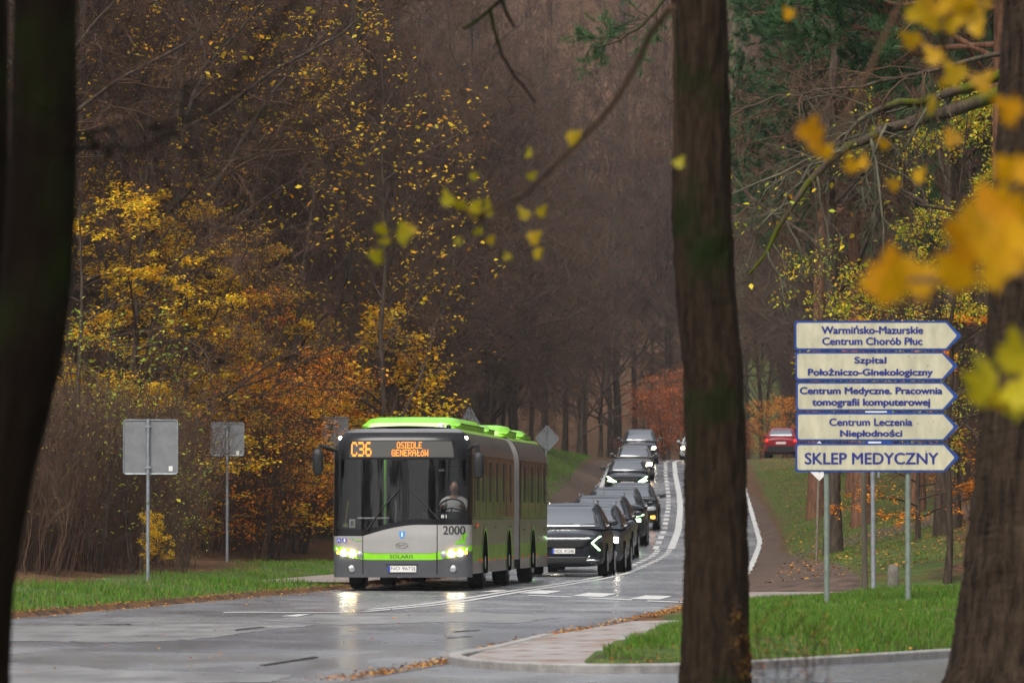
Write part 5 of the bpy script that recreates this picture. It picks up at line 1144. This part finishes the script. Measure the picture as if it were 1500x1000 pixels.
for px, Y, l, s in ((1128, 326, 'orange leaved shrub low in the wood above the red car', .75), (1165, 318, 'orange leaved shrub behind the top arrow board', .75)): ptree(orange_shrub, px, Y, l, s)
ptree(green_sapling, 140, 112, 'sapling with green and yellow leaves beside the left near trunk', 1.15)
ptree(green_sapling, 200, 112.5, 'green leaved sapling behind the large square sign back', 1.05)
ptree(green_sapling, 272, 113, 'low green leaved sapling right of the large square sign back', .5)
ptree(maple_small, 238, 108, 'tiny maple with bright yellow leaves at the foot of the large sign back', .2)
TG = 'bare brown thicket behind the left verge'
for i in range(70):
    x = rng.uniform(-13.5, -3.2); Y = max(110.5+(x+8.2)*15, 106.5)+abs(rng.normal(0, 10))
    if x > float(XL(Y))-3.6 or x < -half(Y)-1 or (abs(750+x/Y*FPX-333) < 95 and Y < 134): continue
    place(thicket[i % 3], x, Y, s=rng.uniform(.6, 1.2), label='dense bare brown thicket shrub behind the grass verge on the left', group=TG)
RG = 'bare shrubs at the edge of the wood on the right'
for i in range(16):
    Y = rng.uniform(100, 150); x = rng.uniform(max(float(XR(Y))+5.5, .072*Y), half(Y)); place(thicket[i % 3], x, Y, s=rng.uniform(.45, .9), label='bare brown shrub at the edge of the wood on the right, behind the sign posts', group=RG)
ptree(birch, 1385, 97, 'linden with small yellow green leaves above the arrow boards', .84)
ptree(birch, 1440, 110, 'yellow green linden behind the rough right trunk', .70)
ptree(golden[1], 1345, 118, 'small orange leaved beech just over the top arrow board', .55)
for px, Y, l, s in ((1342, 150, 'pine with a reddish trunk over the mossy limb', 1.0), (1195, 172, 'pine behind the middle of the arrow boards', 1.0), (1262, 152, 'pine standing behind the reddish trunk at the top right', 1.0), (1478, 90, 'nearest pine, its trunk hidden by the rough right trunk', .95), (1492, 118, 'second pine behind the rough right trunk', .95), (1440, 140, 'pine farther back behind the rough right trunk', 1.0), (1400, 168, 'far pine at the top right corner', 1.1), (1222, 226, 'far pine behind the mossy limb, left of centre of the boards', 1.05), (1250, 190, 'far pine over the arrow boards', 1.1), (1300, 250, 'farthest pine at the upper right', 1.1)): ptree(pines[rng.integers(2)], px, Y, l, s)
for px, Y, l in ((1150, 128, 'thin dark trunk rising behind the left sign post'), (1378, 118, 'dark trunk rising between the sign and the rough right trunk'), (1392, 124, 'second dark trunk beside the rough right trunk')): ptree(protos_tall[rng.integers(3)], px+(70 if px < 1200 else 0), Y, l, .85)

# the stand of pines the photograph was taken from: it shades the near trunks and shows in the bus windscreen
for x, y in ((-6, 8), (6.5, 5), (-5, 20), (7, 22), (9, -6), (3.5, -12), (8, -22), (14, -22), (1.5, -30), (12, 12), (2, -42), (12, -44), (6.5, 33), (-30, -12), (-35, 6), (-27, -28), (-41, -6), (-39, 16), (-33, 22), (-46, 4), (-9, -14)):
    place(pines[rng.integers(2)], x, y, s=rng.uniform(.8, 1.0), label='tall pine of the stand around the camera', group='pines of the stand around the camera')
for x, y in ((9.6, 88), (11.5, 97), (12.5, 106), (13.4, 118), (14.0, 128)): place(protos_under[rng.integers(3)], x+1.2, y, s=rng.uniform(.7, .9))
# ---- near trunks, with modelled bark
NEARBARK = bark_mat('near_bark', (.012, .0075, .005), (.042, .027, .017), (.011, .017, .004), .53, 22, 1.0)
ROUGHBARK = bark_mat('rough_bark', (.012, .008, .006), (.062, .042, .028), (.03, .028, .014), .64, 16, 1.0)
DARKBARK = bark_mat('dark_mossy_bark', (.006, .0035, .002), (.013, .0075, .0045), (.012, .019, .0025), .53, 16, .8)
def near_trunk(label, Y, edges, m, ridge=.02, seed=0, top=19.0, freq=26):
    """edges: photo rows with the left and right edge of the trunk there"""
    k = Y/FPX; rows = sorted([(CZ+(HZ-py)*k, (a-750)*k, (c-750)*k) for py, a, c in edges]); zs = np.array([r[0] for r in rows]); cx = np.array([(r[1]+r[2])/2 for r in rows]); rd = np.array([(r[2]-r[1])/2 for r in rows])
    x0, g = float(np.interp(0, zs, cx)), gz(float(cx[0]), Y); zz = np.concatenate([np.arange(-.2, 6, .02), np.arange(6, top, .12)]); n = 72; th = np.linspace(0, 2*np.pi, n, endpoint=False)
    z = zz+g; C = np.interp(z, zs, cx); r_ = np.interp(z, zs, rd); r_ = r_*np.where(z > zs[-1], np.clip(1-.055*(z-zs[-1]), .06, 1), 1)*(1+.10*np.exp(-(zz+.0)/.22))
    kk = np.hanning(41); kk /= kk.sum(); C = np.convolve(np.pad(C, 20, mode='edge'), kk, 'valid'); r_ = np.convolve(np.pad(r_, 20, mode='edge'), kk, 'valid')
    lr_ = np.random.default_rng(seed); D = np.zeros((len(zz), n))
    for f, a in ((freq, 1), (freq//2, .8), (freq*2, .6), (5, 1.2)):
        D += a*np.abs(np.sin(.5*f*th[None]+lr_.uniform(0, 6)+1.6*np.sin(zz*lr_.uniform(2, 5)+lr_.uniform(0, 6))[:, None]+.7*np.sin(zz*lr_.uniform(8, 14)+2*np.sin(3*th)[None].T.mean())[:, None]))
    D += .9*lr_.normal(0, 1, D.shape)*.35; D -= D.mean()
    rr = r_[:, None]+ridge*.35*D
    V = np.stack([C[:, None]+rr*np.cos(th), Y+rr*np.sin(th), np.repeat(z[:, None], n, 1)], -1); o_ = np.array([C[0], Y, g])
    V = V-o_; i = np.arange(len(zz)-1)[:, None]*n; j = np.arange(n)[None]; F = np.stack([i+j, i+(j+1) % n, i+n+(j+1) % n, i+n+j], -1).reshape(-1, 4)
    t = thing('near_tree', label, 'tree', tuple(o_)); np_mesh('trunk', V.reshape(-1, 3), F, m, t, True); return t
mid_tree = near_trunk('straight brown trunk with dark mossy patches standing in the middle foreground', 40, [(-200, 982, 1058), (0, 985, 1064), (150, 988, 1069), (300, 984, 1071), (450, 992, 1079), (520, 1001, 1087), (620, 1003, 1092), (800, 1003, 1095), (1000, 997, 1098), (1200, 990, 1105)], NEARBARK, .022, 1, 19)
left_tree = near_trunk('dark mossy trunk leaning at the left edge', 22, [(-200, 24, 114), (0, 20, 112), (300, 10, 111), (450, -2, 103), (550, -22, 88), (650, -42, 61), (750, -62, 37), (850, -78, 20), (1000, -88, 14), (1200, -96, 10)], DARKBARK, .010, 2, 17)
edge_tree = near_trunk('black trunk at the very left edge behind the mossy one', 24, [(-200, -75, 9), (400, -70, 11), (1200, -90, 5)], DARKBARK, .010, 3, 17)
right_tree = near_trunk('thick rough barked trunk at the right edge', 42, [(-200, 1480, 1640), (0, 1473, 1640), (300, 1457, 1635), (500, 1445, 1635), (700, 1429, 1645), (850, 1409, 1655), (1000, 1391, 1672), (1100, 1375, 1690)], ROUGHBARK, .035, 4, 20, 34)

for t_, h0 in ((mid_tree, 8.5), (left_tree, 7), (edge_tree, 7), (right_tree, 9)):   # their crowns, above the picture
    P0 = np.array([[[0, 0, h0], [0, 0, h0+3], [0, 0, h0+6], [0, 0, h0+9]]], float); R0 = np.array([[.12, .10, .08, .05]]); t_x = 0
    P1, R1 = grow(P0, R0, n=16, lr=.4, ang=(35, 70), k=6, up=.12, wig=.14, rr=.6, t=(0, .98)); P2, R2 = grow(P1, R1, n=7, lr=.45, ang=(30, 65), k=5, wig=.2, rr=.5); P3, R3 = grow(P2, R2, n=5, lr=.5, ang=(30, 65), k=3, wig=.2, rr=.6, rmin=.008)
    V, F = join([tubes(P1, R1, 5), tubes(P2, R2, 4), tubes(P3, R3, 3)]); np_mesh('crown', V, F, TWIG, t_)

def limb(parent, name, pts, r0, r1, m, twigs=None, tm=TWIG, leaves=None, lm=Y_LEAF, kids=None):
    o = Vector(parent.location) if parent else Vector((0, 0, 0))
    def dense(pts, r0, r1):
        p = np.array([Vector(at(*q))-o for q in pts]); d = np.r_[0, np.cumsum(np.linalg.norm(np.diff(p, axis=0), axis=1))]; s = np.linspace(0, d[-1], 16)
        P = np.stack([np.interp(s, d, p[:, c]) for c in range(3)], -1); P[1:-1] = (P[:-2]+2*P[1:-1]+P[2:])/4; P[1:-1] += rng.normal(0, .014*d[-1]/3, P[1:-1].shape); return P[None], np.linspace(r0, r1, 16)[None]
    P, Q = dense(pts, r0, r1); V, F = tubes(P, Q, 8); np_mesh(name, V, F, m, parent, True)
    if twigs:
        P1, Q1 = grow(P, Q, **twigs[0]); parts = [tubes(P1, Q1, 5)]; last = P1
        for t in twigs[1:]: P1, Q1 = grow(P1, Q1, **t); parts.append(tubes(P1, Q1, 3)); last = P1
        V, F = join(parts); np_mesh('crown', V, F, tm, parent)
        if leaves: V, F = put_leaves([last], leaves['per'], leaves['size'], .6, .8, .05, keep=leaves.get('keep')); np_mesh('foliage', V, F, lm, parent)
LICHEN = mat('lichen_twig', (.04, .036, .026), .9, spec=.1, var=0, col2=(.10, .095, .06), scale=2)
# mossy tree behind the right trunk, its limb reaching left over the sign
mt = thing('mossy_tree', 'tree behind the rough right trunk whose thick mossy limb reaches left over the sign', 'tree', (7.35, 80, gz(7.35, 80)))
Pm, Rm = stem(13, .17, 12, .01); V, F = tubes(Pm, Rm, 12); np_mesh('trunk', V, F, MOSSBARK, mt, True)
tw = [dict(n=17, lr=.42, ang=(20, 60), k=7, up=-.06, wig=.18, rr=.4, t=(.3, 1), sag=.25, rmin=.009), dict(n=9, lr=.42, ang=(25, 60), k=5, up=-.05, wig=.2, rr=.5, sag=.15, rmin=.006), dict(n=4, lr=.5, ang=(25, 60), k=4, up=-.03, wig=.2, rr=.6, rmin=.005)]
sl = dict(per=1, size=.09, keep=lambda P: rng.uniform(0, 1, len(P)) < .10)
limb(mt, 'limb', [(1505, 120, 80), (1428, 150, 79.5), (1345, 176, 79), (1285, 190, 78.5), (1235, 220, 78), (1192, 250, 78), (1165, 295, 78), (1137, 350, 78), (1097, 402, 78)], .12, .02, MOSSBARK, tw, LICHEN, leaves=sl, lm=G_LEAF)
limb(mt, 'limb', [(1505, 90, 80), (1428, 125, 79.5), (1335, 150, 79), (1302, 155, 79), (1260, 175, 78.5), (1222, 214, 78.5), (1180, 258, 78.5)], .09, .018, MOSSBARK, tw, LICHEN, leaves=sl, lm=G_LEAF)
limb(mt, 'limb', [(1505, 70, 80), (1330, 108, 79), (1255, 130, 79), (1190, 132, 79), (1075, 160, 79)], .04, .008, BARK, tw)
limb(mt, 'limb', [(1505, 330, 80), (1340, 300, 79), (1270, 250, 79), (1245, 235, 79), (1100, 300, 79)], .03, .006, BARK, tw)
# branches of the near trunks and dark twigs over the picture
limb(left_tree, 'branch', [(100, 215, 22), (170, 208, 19), (230, 190, 17), (330, 162, 15), (420, 130, 14), (500, 108, 13.5)], .010, .003, DARKBARK, [dict(n=5, lr=.35, ang=(20, 50), k=6, up=.0, wig=.15, rr=.45, rmin=.004)], DARKBARK)
limb(left_tree, 'branch', [(20, 560, 21.7), (45, 430, 21.6), (55, 360, 21.6), (30, 290, 21.6), (110, 180, 21.6)], .006, .004, DARKBARK)

# ---- maple leaves close to the lens, on their own drooping branches
def maple_leaf(s):
    o = [(0, 0), (.10, .02), (.36, -.10), (.30, .06), (.52, .22), (.36, .26), (.50, .52), (.28, .46), (.22, .54), (.17, .78), (0, 1.02)]
    o = o+[(-x, y) for x, y in o[-2:0:-1]]; return np.array([(x*s, y*s, .10*s*abs(x)*1.6+.06*s*math.sin(y*3)) for x, y in o])
def maple_spray(label, anchor, spots, size, cols, rt=.006, tail=None):
    base = Vector(at(*anchor)); t = thing('maple_branch', label, 'branch', tuple(base)); b = MB(); lb = MB()
    if tail: b.tube([Vector(at(*q))-base for q in tail], np.linspace(rt*2.2, rt, len(tail)), 7)
    tl = [Vector(at(*q))-base for q in (tail or [anchor])]
    for i, (px, py, Y, sc) in enumerate(spots):
        p = Vector(at(px, py, Y))-base; near = min(tl, key=lambda q: (q-p).length); mid = (near+p)/2+Vector((0, 0, .03*(near-p).length)); b.tube([near, mid, p], [rt*.5, rt*.35, .0018], 5)
        e = Matrix.Rotation(random.uniform(-1.0, 1.0), 3, 'Y') @ Matrix.Rotation(random.uniform(-.3, .9), 3, 'X') @ Matrix.Rotation(random.uniform(-.9, .9), 3, 'Z') @ Matrix.Rotation(-math.pi/2, 3, 'X') @ Matrix.Rotation(math.pi, 3, 'Z').to_3x3()
        V = [e @ Vector(v)+p for v in maple_leaf(size*sc)]; n = len(V); c = sum(V, Vector())/n; lb.add([c]+V, [(0, 1+k, 1+(k+1) % n) for k in range(n)])
    b.build('twig', TWIG, t); lb.build('foliage', cols, t)
YM = mat_island('near_maple_leaves', [(.50, .26, .008), (.62, .36, .012), (.58, .38, .02), (.52, .22, .008)], .5, .45)
OM = mat_island('near_orange_leaves', [(.62, .29, .004), (.72, .38, .006), (.55, .22, .004), (.76, .46, .012)], .5, .55)
LM = mat_island('near_lemon_leaves', [(.46, .36, .008), (.38, .34, .012), (.50, .30, .008)], .5, .45)
maple_spray('big blurred cluster of golden maple leaves in front of the rough trunk', (1560, 300, 13), [(1468, 345, 12.5, 1.15), (1440, 375, 12.8, 1.1), (1495, 330, 12.6, 1.2), (1480, 395, 12.4, 1.1), (1425, 345, 12.6, .9), (1460, 365, 12.3, 1.1), (1430, 360, 13, .8), (1490, 258, 13, .8), (1475, 410, 12.9, 1), (1500, 375, 12.3, 1.1), (1455, 330, 13.2, .9), (1492, 172, 13.2, .7), (1505, 270, 12.8, .9)], .115, OM, tail=[(1620, 240, 13), (1560, 300, 13), (1500, 350, 12.8), (1450, 365, 12.8)])
maple_spray('blurred pair of amber maple leaf clumps hanging just above the top arrow board', (1640, 380, 14), [(1295, 425, 13.2, 1.1), (1280, 435, 13.3, 1.0), (1310, 440, 13, 1.0), (1390, 415, 13.4, 1.1), (1370, 424, 13.6, 1.1), (1412, 425, 13.2, 1.1), (1318, 402, 14, .55), (1270, 428, 13.6, .7)], .105, OM, tail=[(1640, 380, 14), (1560, 410, 13.9), (1480, 405, 13.8), (1390, 408, 13.6), (1295, 412, 13.5)])
maple_spray('spray of yellow maple leaves across the top right corner', (1520, -40, 18), [(1342, 32, 18, .8), (1360, 40, 18, .7), (1392, 22, 18, 1), (1415, 18, 17.7, 1), (1432, 30, 17.7, .9), (1345, 66, 18.5, .75), (1380, 88, 18.4, .8), (1410, 118, 18.2, .85), (1432, 128, 18.2, .8), (1390, 126, 18.6, .7), (1425, 48, 18.6, .6), (1370, 160, 19, .7), (1405, 40, 18, .9), (1376, 28, 18.2, .9), (1400, 210, 18.5, .6), (1455, 8, 18, .7)], .105, YM, tail=[(1560, -60, 18), (1480, -10, 18), (1420, 10, 18), (1380, 60, 18.3), (1400, 110, 18.3)])
maple_spray('single blurred amber leaves hanging left of the mossy limb', (1330, -40, 18), [(1182, 205, 17.5, .9), (1195, 222, 17.3, .9), (1205, 232, 17.6, .7), (1248, 252, 18.5, .7), (1260, 246, 18.6, .6), (1160, 25, 20, .5), (1315, 276, 19, .5), (1300, 217, 20, .55), (1340, 262, 19, .6), (1400, 212, 19.5, .7)], .10, OM, rt=.004, tail=[(1380, -60, 18), (1330, -20, 18), (1280, 90, 18), (1235, 180, 18), (1215, 225, 18)])
maple_spray('lemon yellow maple leaves in front of the rough right trunk, level with the arrow boards', (1620, 520, 15), [(1460, 560, 14.6, 1.1), (1485, 545, 14.6, 1.1), (1450, 585, 14.8, .9), (1475, 590, 14.5, 1.1), (1495, 575, 14.6, 1), (1440, 570, 15, .7), (1470, 540, 14.9, .9), (1500, 610, 14.8, .9), (1462, 600, 14.7, .8)], .115, LM, tail=[(1620, 520, 15), (1540, 545, 14.9), (1470, 560, 14.8)])
maple_spray('long thin blurred twig with yellow leaves crossing the middle of the picture', (985, 5, 22.2), [(660, 300, 23.7, .9), (668, 305, 23.7, .8), (692, 310, 23.7, .9), (712, 315, 23.7, .9), (700, 318, 23.9, .8), (556, 342, 22.9, .8), (560, 358, 22.9, .7), (592, 350, 22.9, .9), (604, 344, 22.9, .8), (545, 381, 22.9, .9), (586, 356, 23.1, .8), (700, 344, 24.4, .6), (668, 357, 24.4, .5), (716, 357, 24.4, .6), (775, 352, 23.7, .8), (782, 374, 23.7, .7), (775, 318, 23.7, .8), (790, 316, 23.7, .7), (832, 206, 22.9, .9), (773, 230, 23.7, .6), (690, 261, 24.4, .5), (775, 262, 24.4, .6), (990, 243, 20.9, .6), (745, 380, 24.4, .5)], .085, LM, rt=.005, tail=[(985, 8, 21.5), (955, 45, 21.8), (932, 95, 22.2), (905, 142, 22.4), (880, 175, 22.6), (855, 200, 22.8), (820, 235, 22.9), (770, 285, 23.3), (700, 315, 23.7), (620, 335, 23.4), (560, 350, 23.2)])
dk = thing('dark_branch', 'dark blurred angular twig hanging in from the top centre', 'branch', at(730, -30, 34))
limb(dk, 'branch', [(745, -40, 34), (733, 0, 34), (712, 18, 34), (690, 36, 34), (677, 41, 34)], .016, .008, DARKBARK, [dict(n=4, lr=.3, ang=(30, 60), k=5, up=-.05, wig=.2, rr=.4, rmin=.003)], DARKBARK)
limb(dk, 'branch', [(730, -20, 34), (742, 20, 34), (755, 40, 34)], .013, .008, DARKBARK)
limb(dk, 'branch', [(718, 10, 34), (724, 45, 34), (735, 80, 34), (758, 118, 34), (785, 148, 34)], .012, .006, DARKBARK, [dict(n=7, lr=.4, ang=(25, 60), k=6, up=-.05, wig=.2, rr=.4, rmin=.003)], DARKBARK)
# pine bough in the top middle
pb = thing('pine_bough', 'green pine bough hanging in beside the middle trunk at the top', 'branch', at(985, -40, 62))
limb(pb, 'limb', [(1010, -60, 62), (985, -20, 62), (950, 30, 62), (905, 60, 62), (870, 70, 62)], .03, .008, BARK)
Pp = np.array([[Vector(at(*q))-Vector(pb.location) for q in ((1000, -40, 62), (960, 20, 62), (915, 55, 62), (865, 65, 62))]]); Rp = np.full((1, 4), .012)
P1, R1 = grow(Pp, Rp, n=16, lr=.45, ang=(25, 75), k=5, up=-.02, wig=.2, rr=.5, t=(.15, 1), rmin=.005); P2, R2 = grow(P1, R1, n=6, lr=.45, ang=(25, 60), k=4, up=.05, wig=.2, rr=.6, rmin=.004)
V, F = join([tubes(P1, R1, 5), tubes(P2, R2, 3)]); np_mesh('crown', V, F, BARK, pb)
idx = np.repeat(np.arange(len(P2)), 70); f_ = rng.uniform(0, .999, len(idx))*3; i_ = f_.astype(int); q = P2[idx, i_]+(P2[idx, i_+1]-P2[idx, i_])*(f_-i_)[:, None]; d = nrm(nrm(P2[idx, i_+1]-P2[idx, i_])*.6+rng.normal(0, .5, q.shape)); sd = nrm(np.cross(d, rng.normal(0, 1, q.shape)))*.0022
V = np.stack([q-sd, q+sd, q+d*.07], 1).reshape(-1, 3); np_mesh('foliage', V, np.arange(len(V)).reshape(-1, 3), NEEDLE, pb)
# dry weeds close in front
wd = thing('dried_weed', 'dark dried weed stem in the near foreground beside the middle trunk', 'plant', (0, 0, 0), 0, 'dried weeds in the foreground')
P0, R0 = stem(.8, .004, 8, .05, n=2, spread=.12, rtop=.5); V, F = tubes(P0, R0, 5); np_mesh('stem', V, F, DARKBARK, wd)
P1, R1 = grow(P0, R0, n=9, lr=.25, ang=(30, 60), k=4, up=.05, wig=.2, rr=.6, t=(.35, 1), rmin=.002); P2, R2 = grow(P1, R1, n=4, lr=.4, ang=(30, 60), k=3, rmin=.002); V, F = join([tubes(P1, R1, 4), tubes(P2, R2, 3)]); np_mesh('seed_head', V, F, DARKBARK, wd)
V, F = put_leaves([P2], 2, .018, .5, .5, .008); np_mesh('dead_leaves', V, F, LITTER, wd)
for i, (px, Y, s) in enumerate(((1118, 31, .95), (1140, 30, 1.05), (1166, 31.5, .9), (1182, 30.5, .8), (1155, 32, .75), (1105, 30, .8))):
    o = wd if i == 0 else copy_tree(wd); x = (px-750)/FPX*Y; o.location = (x, Y, gz(x, Y)); o.rotation_euler = (0, 0, i*1.3); o.scale = (s, s, s)

# ---------------------------------------------------------------- the autumn mist: one closed box of thin air round everything
def haze(density=.00011):
    b = MB(); b.box((0, 230, 27), (320, 580, 62)); m = bpy.data.materials.new('haze'); m.use_nodes = True; nt = m.node_tree; nt.nodes.remove(nt.nodes['Principled BSDF'])
    v = nt.nodes.new('ShaderNodeVolumePrincipled'); v.inputs['Density'].default_value = density; v.inputs['Color'].default_value = (.86, .88, .92, 1)
    lk(nt, v.outputs[0], nt.nodes['Material Output'].inputs['Volume']); o = b.build('haze', m); tag(o, kind='stuff')
HAZE = True
if HAZE: haze()
